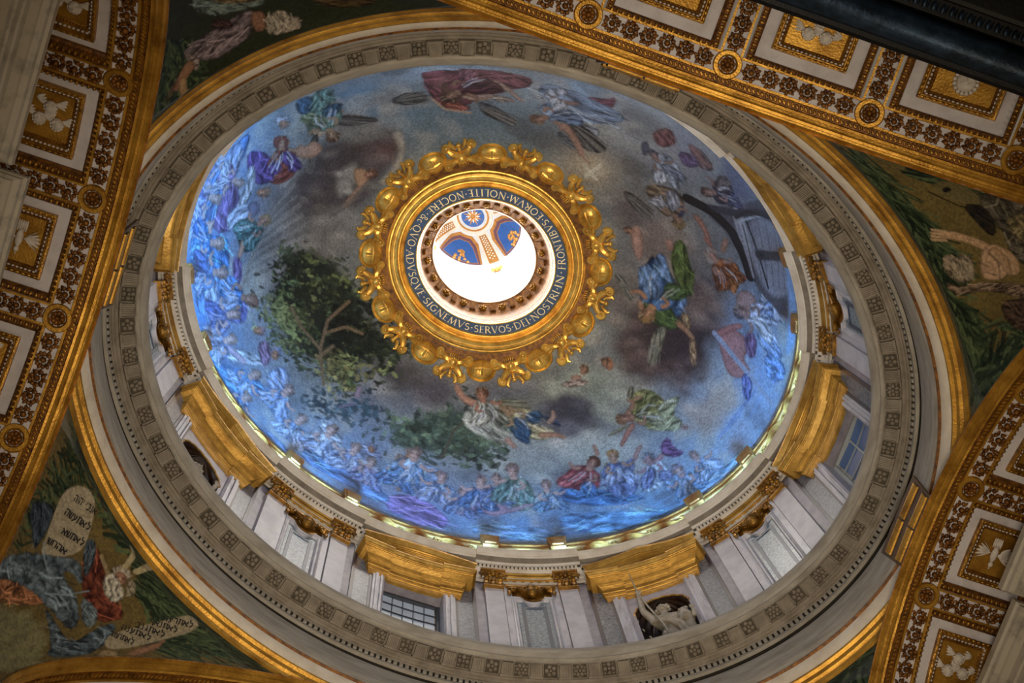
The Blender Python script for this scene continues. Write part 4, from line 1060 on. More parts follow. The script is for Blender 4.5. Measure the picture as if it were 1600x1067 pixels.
for k in range(16):
    t = 2*PI*k/16; L_ = .24 if k % 2 == 0 else .17; w = .028
    p = [ldome(.07, t-.4, .08), ldome(L_, t, .07), ldome(.07, t+.4, .08), ldome(.01, t, .09)]
    obj('star_ray', MB().add(p, [(0, 1, 2, 3)]), M['lan_white'] if k % 2 else M['lan_gold'], ln, smooth=False)
q = MB(); q.ell(ldome(.0, 0, .1), (.10, .10, .04), 10, 6); obj('star_boss', q, M['lan_gold'], ln)
for k in range(NP):                                # pilasters with blue inlay and tall windows of the lantern drum
    t = 2*PI*k/NP+math.radians(48)
    def lp(u, dd, z): return ((LA-dd)*math.cos(t+u/1.75), (LB-dd)*math.sin(t+u/1.75), z)
    for e in (-1, 1):
        q = MB().grid(np.array([[lp(e*.20+u, d_, z) for u, d_ in ((-.07, 0), (-.07, .07), (.07, .07), (.07, 0))] for z in (18, 24.55)])); obj('pilaster_strip', q, M['lan_white'], ln)
    q = MB().grid(np.array([[lp(u, .01, z) for u in (-.12, .12)] for z in (18, 24.1)])); obj('blue_inlay', q, mat('pale_blue_inlay', '7ba3dc', .6) if k == 0 else bpy.data.materials['pale_blue_inlay'], ln)
    q = MB()
    for e in (-1, 0, 1): q.ell(lp(e*.15, .09, 24.35), (.09, .09, .11), 7, 5)
    q.grid(np.array([[lp(u, .14, z) for u in (-.3, .3)] for z in (24.5, 24.62)])); obj('gilded_capital', q, M['lan_gold'], ln)
PAINT = {
'dome': [
('bg','828886'),
('b',-122,-431,477.1,119.3,-25,'6c7e86',0.95),
('b',-393,-395,191.7,95.8,-15,'6c8894',0.7),
('b',249,-637,213.1,142.1,-41,'b0b0a8',0.8),
('b',406,-662,210.7,158.0,-46,'a8a4a8',0.7),
('b',233,-296,113.9,208.9,-29,'6c7474',0.8),
('b',287,-77,109.7,219.4,-26,'74746e',0.8),
('b',-493,202,179.6,219.5,-14,'857f78',0.9),
('b',-578,-32,168.1,168.1,-10,'78746e',0.9),
('b',-357,60,130.5,111.8,-17,'77756f',0.8),
('b',-559,518,139.8,186.4,-17,'8290a4',0.7),
('b',9,422,278.1,92.7,-21,'636b72',0.9),
('b',-151,507,193.6,77.4,-20,'74747a',0.8),
('b',262,318,222.3,111.2,-23,'74746e',0.8),
('b',395,514,411.1,113.0,-21,'97a29e',0.8),
('b',144,545,234.9,78.3,-22,'98a4a4',0.7),
('b',427,-220,176.8,216.0,-30,'7c7672',0.85),
('b',578,-120,144.5,227.0,-29,'706a68',0.8),
('b',813,170,297.5,223.1,-23,'a2b0c4',0.85),
('b',821,-61,126.3,277.8,-28,'8aa8d4',0.8),
('b',856,397,313.9,171.2,-16,'98b4d4',0.8),
('b',-780,581,199.7,466.0,-15,'6a90c4',0.8),
('b',-841,291,147.8,413.8,-6,'5f94d4',0.9),
('b',-814,-54,165.2,220.3,0,'7d98c8',0.8),
('b',-374,786,385.9,128.6,-24,'7f9ecc',0.8),
('b',-69,904,501.2,118.7,-27,'86a0cc',0.85),
('b',383,796,657.7,88.5,-21,'6f98c4',0.85),
('b',784,571,470.2,132.2,-13,'6f9cc4',0.85),
('b',-478,-417,136.6,79.7,-11,'6d98b4',0.7),
('b',-281,-592,187.9,47.0,-22,'b8d0e0',0.8),
('b',81,-714,225.6,70.2,-41,'a8cce4',0.8),
('b',247,-753,165.7,99.4,-49,'c4c8c4',0.7),
('n','b8b4a6',0.53,0.12,0.55),
('n','4c4846',0.42,-0.12,0.5),
('C','524c4c','968e86',[-553,-93,-519,-215,-428,-284,-340,-307,-295,-269,-292,-192,-326,-114,-345,-27,-400,36,-472,51,-523,-1],14,13.5,17.4),
('b',-338,-238,50.4,46.5,-17,'6e4a44',0.6),
('c','b4aa96',7.6,[-331,-312,-293,-283,-277,-201,-304,-130,-323,-133,-294,-200,-303,-271],-18),
('C','77756c','b4b0a2',[-503,-331,-433,-325,-385,-296,-421,-264,-500,-273],6,14.6,18.8),
('C','8a8c88','c0beb2',[-461,-421,-350,-479,-299,-439,-385,-372],8,15.0,19.3),
('l','5c5854',6.3,[-557,-81,-593,25,-621,159],0.28),
('l','a8a49a',10.5,[-547,-65,-594,42,-622,174],0.28),
('l','5c5854',14.6,[-538,-49,-596,60,-623,189],0.28),
('l','a8a49a',6.3,[-529,-34,-597,77,-624,204],0.28),
('l','5c5854',10.4,[-520,-18,-599,95,-626,219],0.28),
('l','a8a49a',14.6,[-512,-3,-601,112,-628,234],0.28),
('l','5c5854',6.2,[-503,12,-603,130,-629,250],0.28),
('l','a8a49a',10.4,[-495,27,-606,147,-631,265],0.28),
('l','5c5854',14.6,[-487,42,-608,165,-633,280],0.28),
('l','a8a49a',6.2,[-479,57,-611,182,-636,296],0.28),
('l','5c5854',10.4,[-471,72,-614,200,-638,311],0.28),
('l','a8a49a',14.6,[-463,86,-617,217,-641,327],0.28),
('l','5c5854',6.3,[-455,101,-620,235,-644,342],0.28),
('l','a8a49a',10.5,[-447,115,-624,253,-647,358],0.28),
('l','5c5854',14.7,[-440,130,-628,271,-650,374],0.28),
('l','a8a49a',6.3,[-432,144,-632,288,-654,390],0.28),
('C','9a988e','d0ccc0',[-435,-131,-418,-174,-388,-178,-378,-136,-387,-78,-406,-47,-427,-68],6,7.7,9.7),
('C','77736e','a29e94',[-439,32,-378,-17,-342,14,-371,75,-418,109],8,13.2,17.0),
('C','443838','8a7670',[361,38,377,-46,435,-132,522,-201,609,-198,654,-104,644,-4,651,99,607,157,549,160,492,169,429,163,384,114],22,15.7,17.6),
('C','77665f','9c8c82',[484,-160,575,-201,619,-143,573,-71,517,-86],8,14.3,18.3),
('C','7c7068','a89c90',[323,-265,413,-345,475,-298,467,-185,372,-155],12,13.8,17.7),
('C','6e645e','948a80',[295,-81,351,-132,391,-42,363,59],10,13.0,16.7),
('C','645c5a','8c8078',[268,-366,334,-357,335,-285,286,-268],8,13.6,17.5),
('C','8c968c','c0c6b6',[241,306,314,221,411,210,480,246,453,337,347,360,271,337],14,13.2,17.0),
('C','4a4a54','747480',[239,385,287,312,364,308,401,366,358,425,282,438],12,13.3,17.1),
('C','5c585e','8c868a',[-96,421,-20,371,40,389,1,465,-67,479],10,13.0,16.7),
('C','4e4a4c','77726f',[-189,404,-108,363,-63,413,-141,468],10,13.0,16.8),
('C','9aa4a4','ccd0c8',[-69,563,60,489,348,485,372,625,201,630,32,615],14,17.8,17.8),
('C','a8b2b0','d2d4cc',[309,478,402,416,548,380,500,473,368,550],10,14.2,18.3),
('C','a89a90','c8bcae',[637,223,722,88,783,108,733,280],8,15.7,20.2),
('C','6a6a70','98989a',[37,390,126,333,210,319,173,378,79,421],8,12.9,16.5),
('C','8a8a86','bcb8ac',[152,-739,271,-735,358,-707,316,-595,217,-611],10,17.3,22.2),
('b',163,-408,90.3,86.4,-30,'b09e80',0.9),
('b',169,-401,43.1,39.2,-30,'cfc0a0',0.8),
('l','dcd6bc',9.8,[163,-365,187,-423]),
('l','dcd6bc',9.7,[148,-399,191,-369],0.8),
('p','5c5a62',5.1,[429,-459,487,-458,585,-540,697,-717,762,-648,843,-538,905,-426,909,-276,822,-244,732,-277,664,-336,592,-405,510,-431],-38),
('p','92929c',8.5,[617,-497,736,-636,840,-529,880,-387,803,-286,705,-325],-40),
('c','767a90',19.0,[517,-710,573,-819,685,-728,585,-540,530,-559],-50),
('p','b0b0b4',4.9,[566,-513,603,-557,695,-345,679,-307,640,-386],-38),
('l','6a6a72',3.9,[644,-522,734,-319]),
('l','6a6a72',4.1,[671,-550,758,-328]),
('l','6a6a72',4.3,[701,-584,783,-338]),
('l','6a6a72',4.6,[736,-627,809,-349]),
('l','6a6a72',5.1,[747,-665,838,-362]),
('l','6a6a72',2.9,[738,-675,869,-378]),
('l','c4c4c8',7.4,[613,-494,661,-561,749,-659]),
('l','1e1d20',34.5,[435,-452,513,-456,587,-429,649,-366,689,-308]),
('l','45444a',27.6,[511,-466,590,-510,702,-622,769,-639]),
('l','34343a',14.1,[593,-492,629,-556,719,-615]),
('l','2f2f34',7.8,[630,-509,765,-313]),
('l','3a3a40',5.0,[619,-484,711,-303]),
('l','9a98a0',12.2,[605,-466,698,-314]),
('l','46464c',35.7,[702,-411,840,-515]),
('b',706,-415,21.2,21.2,-39,'2c2c30',0.9),
('p','8fb0d8',9.9,[738,-675,838,-546,925,-379,956,-179,922,-118,874,-308,816,-505],-38),
('c','2b3026',17.2,[-512,174,-488,152,-450,145,-393,153,-373,140,-338,163,-309,207,-262,233,-223,278,-165,333,-150,346,-178,388,-209,417,-232,455,-263,507,-288,493,-318,482,-345,456,-389,463,-425,422,-464,408,-502,367,-500,315,-519,283,-496,246],-18),
('f',['47553a','2e382a','566238','3c4630','6c7446','232a20'],11.5,1100,[-554,144,-524,118,-476,111,-406,120,-382,105,-338,133,-303,187,-246,218,-198,273,-128,339,-110,355,-143,408,-181,443,-210,490,-248,554,-279,537,-316,524,-348,492,-403,501,-447,450,-496,433,-542,383,-539,318,-563,279,-533,233]),
('f',['6e6c40','7a7444','5c5c3a','8a8050'],11.7,150,[-355,410,-242,412,-183,433,-248,554,-339,533]),
('f',['6c7448','5c6640','7c7e50'],12.3,170,[-534,317,-432,309,-374,416,-450,462,-540,403]),
('f',['22281e','1c211a','2c3426'],14.9,260,[-354,223,-223,241,-131,341,-225,406,-322,378]),
('l','7a664c',9.7,[-329,529,-354,420,-348,324,-302,248]),
('l','7a664c',9.9,[-354,420,-421,368,-461,317]),
('l','7a664c',9.5,[-348,365,-295,327,-248,332]),
('l','7a664c',9.8,[-359,453,-319,397]),
('c','46564c',15.7,[-122,653,-107,597,-56,549,-28,511,44,477,94,450,118,462,141,542,141,603,98,632,46,628,-25,644],-22),
('f',['46584c','3a4c42','566a5a','4e6250','64765e'],15.6,600,[-157,673,-137,602,-73,542,-37,495,51,453,114,419,143,433,174,533,174,609,121,646,55,641,-34,661]),
('l','5a5244',5.8,[38,648,52,537,90,466]),
('f',['4a6a78','3e5c6c'],14.4,120,[-354,583,-225,513,-145,548,-211,620,-330,643]),
('d','7c4650',2.6,[-363,-570,-314,-580,-256,-625,-126,-671,-72,-675,-49,-645,-100,-587,-137,-536,-182,-486,-204,-443,-245,-437,-295,-469,-314,-521],-7),
('d','87505a',2.8,[-187,-636,-74,-681,-51,-637,-102,-593,-170,-583],-12),
('d','a05a48',2.5,[-295,-469,-245,-437,-191,-443,-167,-465,-205,-476,-254,-462],7),
('l','b49a80',8.2,[-287,-466,-236,-435,-170,-447]),
('W','4a4a46',[-393,-415,-348,-474,-300,-481,-288,-448,-327,-413],-30),
('W','5c5e62',[-174,-504,-118,-502,-41,-460,-92,-446,-143,-454],11),
('b',-226,-495,38.1,29.6,-22,'4a4038',0.9),
('A','b0968a',[-183,-514,-130,-540,-78,-543],25.5,14.9),
('A','b89a88',[-159,-605,-108,-583,-57,-549],19.7,13.2),
('b',-253,-538,48.6,30.9,-22,'8a6a60',0.8),
('d','8a4e5e',2.9,[82,-676,140,-706,157,-735,163,-669,121,-628,66,-628],-24),
('d','8fa6c0',2.7,[-47,-636,-20,-681,36,-677,111,-670,195,-668,208,-637,168,-585,118,-568,86,-552,37,-539,-2,-566],-2),
('d','c4ccd4',2.6,[-25,-633,17,-681,41,-658,7,-621,16,-562,53,-543,20,-535,-12,-576],31),
('d','a0a4a8',2.5,[95,-552,147,-558,162,-533,142,-508,110,-515],12),
('W','474644',[59,-523,95,-552,150,-524,197,-488,156,-456,108,-470],27),
('W','6f7a7c',[42,-469,67,-492,124,-444,81,-443],13),
('A','b08a74',[-3,-544,37,-527,82,-503,114,-465,137,-426],34.6,16.3),
('H',-5,-502,18.4,'8a7058',-178,'b08468'),
('l','a8826c',5.9,[132,-431,162,-412]),
('s','5c4438',2.6,[-281,-540,-243,-562,-203,-548,-201,-506,-232,-476,-268,-493],-22),
('d','6a4a50',2.7,[-220,-599,-169,-610,-136,-587,-176,-548,-214,-555],8),
('A','b89a80',[-211,-502,-171,-505,-136,-531],16.9,12.7),
('d','b0a090',2.5,[-146,-538,-107,-552,-86,-539,-122,-514],-11),
('H',-240,-490,16.9,'4c3c30',50,'9c7a64'),
('A','a88474',[-2,-615,36,-607,75,-628],22.4,15.7),
('l','5c7490',4.4,[-17,-605,40,-593,110,-600],0.6),
('l','e0e4e8',4.4,[-2,-604,56,-591,124,-601],0.6),
('l','5c7490',4.4,[12,-604,73,-590,138,-601],0.6),
('l','e0e4e8',4.4,[26,-603,89,-588,153,-602],0.6),
('l','5c7490',4.4,[41,-603,106,-587,167,-604],0.6),
('l','e0e4e8',4.4,[55,-603,122,-586,181,-605],0.6),
('l','5c7490',4.4,[69,-603,138,-586,196,-607],0.6),
('d','3f6a86',3.0,[-668,-369,-653,-399,-614,-400,-582,-332,-603,-311,-642,-327],45),
('d','6e9488',2.8,[-635,-424,-575,-448,-528,-380,-517,-315,-550,-296,-593,-317],59),
('d','5c6a58',2.7,[-604,-321,-562,-348,-503,-331,-514,-265,-556,-233,-590,-265],31),
('W','4a4642',[-522,-327,-458,-340,-375,-346,-419,-314,-470,-296,-510,-298],-9),
('A','b49878',[-543,-378,-523,-354,-499,-345],27.1,18.1),
('H',-497,-254,19.0,'7a5c44',11,'b08468'),
('A','bfa486',[-556,-270,-522,-251],39.2,30.5),
('W','4a4a44',[-556,-233,-536,-261,-514,-158,-507,-103,-537,-153],78),
('A','b08a70',[-519,-215,-548,-174,-587,-187],59.8,42.7),
('H',-640,-204,25.5,'7a4438',-175,'b08468'),
('s','784840',2.8,[-684,-218,-655,-233,-619,-212,-616,-183,-653,-174],-5),
('d','7c4238',2.6,[-644,-62,-645,-124,-596,-115,-551,-123,-569,-79,-606,-50],-44),
('A','ac866e',[-594,-167,-617,-112,-633,-64],26.3,17.6),
('d','66508e',2.8,[-763,-165,-686,-168,-629,-126,-620,-59,-670,-36,-725,-81],51),
('d','7a6aa0',3.0,[-809,-7,-755,-56,-697,30,-720,122,-788,140,-830,64],59),
('d','c4c8d4',2.8,[-733,-100,-707,-118,-672,-40,-685,29,-706,65,-728,29,-710,-36],80),
('d','b2bcd4',2.8,[-754,59,-688,18,-662,47,-689,95,-734,123],-47),
('d','5f88c4',3.3,[-962,61,-887,-57,-843,-169,-809,-247,-762,-217,-754,-116,-793,-7,-834,156,-897,228],100),
('d','9aa8cc',3.3,[-874,-133,-825,-221,-757,-153,-760,-32,-799,16],88),
('d','c8c4d0',3.0,[-716,-284,-695,-317,-649,-296,-666,-258],17),
('H',-668,-276,19.8,'94786e',31,'b08468'),
('H',-640,-22,22.0,'8a7468',-8,'b08468'),
('H',-607,66,19.2,'a08c64',17,'b08468'),
('s','6a6c84',2.7,[-686,24,-651,6,-626,42,-654,72],-9),
('d','3f6e70',2.6,[-709,87,-648,67,-605,98,-604,145,-640,190,-677,169],16),
('A','b08c7c',[-655,101,-662,167,-667,210],22.4,15.7),
('d','4a90dc',3.1,[-891,163,-731,134,-690,225,-713,273,-806,276,-897,228],40),
('d','6ea0e0',3.2,[-885,296,-775,261,-683,289,-659,370,-760,436,-860,409],69),
('d','a4b8e0',3.2,[-805,287,-758,269,-716,360,-760,436,-804,399],77),
('d','7a6aa8',2.7,[-694,204,-654,201,-638,279,-664,306],79),
('d','6a74b8',2.8,[-724,296,-642,301,-602,356,-616,413,-682,419],45),
('H',-599,330,24.2,'7a5c50',4,'b08468'),
('l','bcd4f4',7.8,[-805,509,-652,357]),
('H',-556,421,19.9,'8c7484',-15,'b08468'),
('d','c0ccdc',3.0,[-713,517,-611,500,-541,501,-534,537,-598,552,-701,560],10),
('A','b4a4b8',[-712,505,-652,523,-597,548],33.4,23.1),
('d','8a7494',2.7,[-562,464,-518,440,-501,500,-534,544],62),
('H',-491,479,21.7,'8494b0',-75,'b08468'),
('d','9cb0dc',2.7,[-522,562,-467,511,-431,543,-462,611,-510,616],52),
('d','5c98d8',3.4,[-780,582,-671,575,-509,593,-565,672,-692,680,-772,636],7),
('s','b48e6c',2.3,[-403,-158,-370,-167,-345,-146,-352,-89,-375,-104],-16),
('H',-350,-151,17.1,'6c4c38',-41,'b08468'),
('A','b08a70',[-360,-108,-373,-61,-390,-24],22.7,15.1),
('l','6c6862',13.2,[-410,3,-372,-57,-347,-123],0.8),
('d','a8aeb8',2.7,[309,-557,347,-589,388,-555,418,-510,404,-462,366,-473,335,-490],48),
('s','5a5c68',2.7,[263,-576,281,-598,298,-555,283,-520],-38),
('A','a48a7c',[306,-537,349,-535,362,-564],20.2,13.5),
('d','8a5854',3.0,[285,-652,326,-721,360,-663,334,-604,298,-606],53),
('d','8c706c',3.2,[394,-676,434,-705,493,-654,471,-603,426,-608],35),
('d','7c6488',3.0,[362,-619,419,-656,448,-608,402,-567],0),
('d','7b6a52',2.5,[311,-413,349,-450,414,-464,436,-412,408,-367,350,-367],4),
('A','a88a70',[355,-422,402,-428,433,-410],21.1,14.8),
('W','565248',[258,-372,302,-374,362,-337,345,-319,296,-329],21),
('H',430,-356,22.8,'9a8254',66,'b08468'),
('d','a8a8b0',2.5,[355,-422,399,-400,388,-367,362,-380],46),
('H',487,-522,21.4,'5c443c',131,'b08468'),
('d','3f4054',3.0,[494,-553,548,-639,580,-575,544,-504,510,-505],-6),
('A','a4766a',[398,-692,442,-644,481,-641],34.9,21.4),
('d','4e506a',2.5,[402,-389,424,-422,445,-390,425,-360],18),
('A','b07a64',[467,-408,505,-381,538,-334],23.8,13.0),
('s','b08a78',2.3,[315,-261,332,-283,359,-239,372,-166,351,-177,329,-215],-29),
('H',316,-250,13.4,'7c5844',175,'b08468'),
('d','5e7238',2.4,[438,-239,445,-298,465,-296,494,-237,523,-206,537,-132,510,-128,466,-168],64),
('d','22365c',2.3,[386,-106,385,-185,396,-212,417,-168,442,-109,433,-64,399,-77],64),
('d','6e92c4',2.3,[395,-202,418,-229,452,-177,490,-140,533,-118,523,-71,489,-67,453,-97,422,-125],42),
('d','4c74a8',2.4,[485,-69,522,-75,523,-112,521,-43],17),
('d','56703a',2.3,[402,-66,428,-92,467,-87,509,-54,528,-19,488,2,441,-1],19),
('s','6e7c46',2.3,[411,-74,430,-96,447,-67,428,-43],-27),
('H',435,-20,22.8,'9c7a48',123,'b88a64'),
('A','b48a6a',[404,-49,415,-22],18.9,15.1),
('W','8a8a78',[468,12,496,-7,502,57,495,132,484,133,468,73],80),
('W','6a6c60',[315,-102,336,-102,388,-52,381,-33,340,-56],44),
('A','a8805c',[515,-35,551,-24,582,-6],22.0,14.0),
('d','b89c6c',2.4,[517,-68,542,-77,565,-32,544,-32],62),
('d','b8946a',2.5,[568,1,586,-8,617,68,605,83],70),
('A','a88270',[419,-282,436,-245],25.9,17.9),
('d','b26c34',2.7,[572,-273,598,-316,639,-326,660,-268,662,-213,632,-219,589,-242],51),
('H',551,-302,25.8,'a8a098',83,'b89484'),
('A','a47c68',[579,-390,579,-329],22.6,18.1),
('A','a87260',[513,-348,544,-328],19.4,13.0),
('s','a48680',2.8,[657,-228,697,-261,747,-235,755,-176,713,-145,673,-176],-32),
('H',694,-171,22.8,'5c5864',124,'b08468'),
('d','c0c8dc',3.1,[728,-261,807,-272,863,-245,844,-199,788,-196,885,-149,850,-116,764,-168],15),
('d','8ea8d4',3.1,[762,-180,870,-141,919,-116,860,-83,773,-110],27),
('d','7ea4e0',3.3,[813,-82,904,-107,971,-62,887,8],12),
('s','a0706c',2.7,[644,-53,675,-99,722,-106,767,-69,752,-24,803,-1,780,40,728,56,686,10],-28),
('A','a87068',[641,-49,675,-99,713,-130],24.1,19.8),
('d','8a6a94',2.8,[718,-116,772,-130,802,-51,766,-31],68),
('l','98a0b4',16.7,[634,-57,733,-9,870,42,944,66]),
('d','6676b8',2.9,[765,18,815,18,845,105,806,98],64),
('d','a8aa66',2.4,[465,248,487,211,534,204,582,228,571,275,532,269,500,249,479,274],9),
('d','b8be94',2.5,[546,263,577,207,612,182,607,248,650,265,645,296,572,332,540,331],-44),
('A','b88a74',[507,234,500,294,483,324],51.7,35.8),
('H',477,325,19.9,'8a6848',156,'b08468'),
('A','b07e70',[508,326,501,375,501,418],20.4,12.2),
('W','8c9070',[456,245,457,212,474,217,476,259],80),
('W','9ca07c',[446,403,470,360,502,337,477,380],-55),
('b',660,279,15.3,11.0,-22,'8a5a54',0.9),
('H',327,222,14.8,'7a5a44',-81,'b08468'),
('A','b08c78',[303,262,326,244],22.2,16.7),
('s','b07c5c',2.2,[360,168,380,150,400,176,390,202],-24),
('H',372,176,13.0,'6c4c38',-98,'b08468'),
('d','b09c94',2.2,[273,293,322,250,359,251,316,287],-23),
('H',95,399,18.5,'6c4630',-79,'b4806a'),
('A','b88a74',[24,395,45,426,74,436,109,437],18.6,27.8),
('d','b8bcae',2.3,[63,466,92,437,125,452,162,470,201,499,197,538,157,540,94,525,67,509],27),
('A','b49080',[190,513,212,527,225,536],21.5,11.8),
('W','7a8264',[128,422,157,384,217,377,234,396,181,409,144,437],-16),
('d','c2bc94',2.3,[162,437,206,403,246,436,299,432,314,458,266,491,208,478],2),
('d','3c6288',2.3,[175,454,218,465,252,487,259,512,225,508,191,481],26),
('d','3a4a66',2.3,[228,399,265,401,304,400,325,421,288,418],1),
('A','b48c70',[270,471,315,448,345,449],21.4,11.7),
('A','b09484',[284,424,295,393,283,376],17.1,11.4),
('s','b49878',2.3,[143,433,171,405,203,409,190,441,161,453],-22),
('d','4a86c8',2.8,[374,665,394,603,502,589,622,559,655,578,565,637,448,673,391,687],-7),
('d','9a464e',2.6,[378,584,389,537,419,515,467,526,479,573,449,617,405,618],15),
('H',442,501,20.8,'5c3c2c',-45,'b48c80'),
('A','b08878',[448,474,433,451,422,441],14.2,10.2),
('d','c0b898',2.6,[469,498,491,476,519,511,500,539],44),
('H',489,457,18.8,'a08050',-84,'b08468'),
('d','6c82b8',2.7,[494,539,559,488,612,535,601,590,530,606],34),
('A','b09088',[555,451,552,412,555,387],17.0,10.7),
('d','7c8cc4',2.6,[526,475,548,434,572,483,556,507],68),
('H',592,426,19.7,'8494a8',-66,'b08468'),
('A','b08c94',[602,471,623,430,631,391],26.8,17.9),
('d','7c5c8e',2.7,[608,368,621,326,658,360,701,359,678,393,631,401],-10),
('d','b8d0e0',2.8,[592,488,645,455,688,495,656,554,617,547],23),
('d','88b0d8',3.0,[660,437,752,445,752,517,689,523],21),
('d','86a69a',2.6,[229,670,261,631,305,652,333,724,293,769,244,746],51),
('H',234,612,18.5,'6c6258',-81,'b08468'),
('H',157,682,19.1,'8a90a8',-94,'b08468'),
('d','7c84b0',2.7,[139,734,189,700,242,761,202,808,157,797],54),
('d','5088c8',2.8,[144,760,200,750,224,814,156,828],-8),
('H',337,628,15.0,'7c8a94',-83,'b08468'),
('s','b0a0b4',2.8,[31,781,79,774,133,808,161,820,120,850,65,845],-24),
('s','a88ca0',2.8,[170,792,239,748,275,777,216,827],-22),
('A','a88e9c',[257,784,304,735,337,708],20.7,13.8),
('d','8e7cc0',3.1,[-129,896,-63,832,17,830,93,873,102,943,19,972,-69,960],4),
('H',-51,673,18.8,'94847c',-75,'b08468'),
('d','94b4e0',2.6,[-100,745,-30,694,46,695,70,723,2,780,-66,797],3),
('d','7898d4',2.7,[-40,758,32,726,60,782,-5,811],32),
('d','c8d4e8',2.7,[-338,689,-305,645,-267,661,-247,706,-284,752,-332,742],28),
('H',-292,680,20.0,'c4d0e0',-84,'b09aa8'),
('d','b4c4e8',2.8,[-327,753,-243,717,-161,732,-116,792,-155,853,-241,822],31),
('A','a8788c',[-224,778,-187,811,-173,818],24.0,16.8),
('d','6c9cdc',3.1,[-435,787,-328,766,-198,830,-71,873,-134,921,-288,875,-406,844],18),
('d','a4b0d8',2.6,[-204,688,-145,688,-122,728,-171,736],2),
('H',-164,696,17.3,'7a84a4',-87,'b08468'),
('A','9a8494',[-229,541,-225,513,-224,495],17.8,13.8),
('l','7a7488',8.2,[-273,587,-228,558]),
('H',-64,816,16.5,'9a8aa0',-61,'b08468'),
('d','6aa4d8',3.2,[403,726,576,664,760,578,793,609,662,742,451,806],-24),
('d','7cacd8',3.2,[174,868,347,818,497,808,349,902,185,936],-14),
('d','8cb4dc',3.6,[752,517,856,398,918,235,974,227,912,410,826,564],-64),
('d','6c9cdc',6.4,[-776,631,-641,739,-478,806,-386,879,-441,897,-611,792,-760,649],31,0.8),
('F',551,-302,36,25.8,['b26c34','8e5228'],'b89484','a8a098'),
('F',310,-552,46,22.3,['a8aeb8','d0d4d8','8890a0'],'a48a7c','5a5c68'),
('F',430,-356,-141,20.7,['7b6a52','a8a8b0'],'b08c70','9a8254'),
('F',487,-522,-40,26.2,['3f4054','5a5c78','7c706c'],'b08c80','5c443c'),
('F',694,-171,-16,29.6,['c0c8dc','8ea8d4','e0e4ec'],'a48680','5c5864'),
('F',435,-20,-82,30.4,['4c74a8','56703a','6e92c4'],'b88a64','9c7a48'),
('F',477,325,-38,25.8,['a8aa66','b8be94','7c8250'],'b88a74','8a6848'),
('F',95,399,64,22.2,['b8bcae','d4d4c4','8c9084'],'b4806a','6c4630'),
('F',167,424,12,20.6,['c2bc94','3c6288'],'b49878','8a7858'),
('F',442,501,93,27.1,['9a464e','4a86c8','b8646a'],'b48c80','5c3c2c'),
('F',489,457,60,25.1,['6c82b8','9cb0d8'],'b89884','a08050'),
('F',592,426,43,24.1,['b8d0e0','7c8cc4'],'b09098','8494a8'),
('F',-497,-254,-127,27.4,['6e9488','3f6a86','8a9a74'],'b49878','7a5c44'),
('F',-640,-204,71,25.5,['7c4238','66508e'],'b08a70','7a4438'),
('F',-607,66,128,23.4,['3f6e70','5c8a8c'],'b08c7c','a08c64'),
('F',-599,330,-178,30.8,['4a90dc','6ea0e0','a4b8e0'],'a8887c','7a5c50'),
('F',-240,-490,-67,29.7,['7c4650','95606a','5c3640'],'9c7a64','4c3c30'),
('F',-2,-504,-55,24.6,['8fa6c0','c4ccd4','6c84a4'],'b08a74','8a7058'),
('l','98a0b4',11.9,[634,-57,733,-9,870,42,944,66]),
('l','2c2b2e',20.7,[435,-452,513,-456,587,-429,649,-366,689,-308],0.8),
('F',-830,-99,-161,35.0,['b0b4d0','8c94c8'],'d0b0a8','8c7c7c'),
('F',-828,17,-169,33.7,['a8a0c8','6c7cc0'],'d0b0a8','8c7c7c'),
('F',-829,114,-175,29.9,['8498d0','a8b4e0'],'d0b0a8','8c7c7c'),
('F',-745,-45,-165,26.8,['8a76b0','b8bcd4'],'d0b0a8','8c7c7c'),
('F',-764,171,178,34.0,['4c90dc','6eb0ee','3c78c4'],'d0b0a8','8c7c7c'),
('F',-729,265,169,33.2,['70a0e0','a4bcec','5c80c8'],'d0b0a8','8c7c7c'),
('F',-657,391,157,28.9,['7c88c0','5c74b8'],'d0b0a8','8c7c7c'),
('F',-666,481,152,30.7,['8ca4d8','b4c4e4'],'d0b0a8','8c7c7c'),
('F',-564,576,140,29.6,['6ca0dc','9cb8e4'],'d0b0a8','8c7c7c'),
('F',-609,675,140,30.4,['5c94d4','84acdc'],'d0b0a8','8c7c7c'),
('F',-440,591,130,27.3,['7ca4d8','98b0dc'],'d0b0a8','8c7c7c'),
('F',-393,680,124,28.4,['8cacdc','b4c8e8'],'d0b0a8','8c7c7c'),
('F',-292,680,116,30.0,['ccd6e8','a4b8e0'],'d0b0a8','8c7c7c'),
('F',-212,716,109,27.0,['8ca0d0','b0c0e4'],'d0b0a8','8c7c7c'),
('F',-160,750,104,24.4,['a89cc4','7c90cc'],'d0b0a8','8c7c7c'),
('F',-75,708,98,26.1,['84b0e0','5c8ccc'],'d0b0a8','8c7c7c'),
('F',-38,663,95,28.0,['9cc0e4','6c9cd4'],'d0b0a8','8c7c7c'),
('F',50,719,88,26.2,['7498cc','a0b4dc'],'d0b0a8','8c7c7c'),
('F',123,754,83,24.1,['9c8cb4','7090c4'],'d0b0a8','8c7c7c'),
('F',159,691,79,25.9,['7884b0','4c80bc'],'d0b0a8','8c7c7c'),
('F',200,664,75,22.8,['8c90b4','6c8cc4'],'d0b0a8','8c7c7c'),
('F',235,616,71,27.9,['86a69a','6c9494'],'d0b0a8','8c7c7c'),
('F',339,633,64,23.2,['8ca4b4','6894c0'],'d0b0a8','8c7c7c'),
('F',707,433,32,29.3,['8cb4dc','6c9cd0'],'d0b0a8','8c7c7c'),
('F',735,362,26,25.9,['88a8d4','a4bce0'],'d0b0a8','8c7c7c'),
('l','90b4dc',4.9,[627,525,591,572,571,617],0.35),
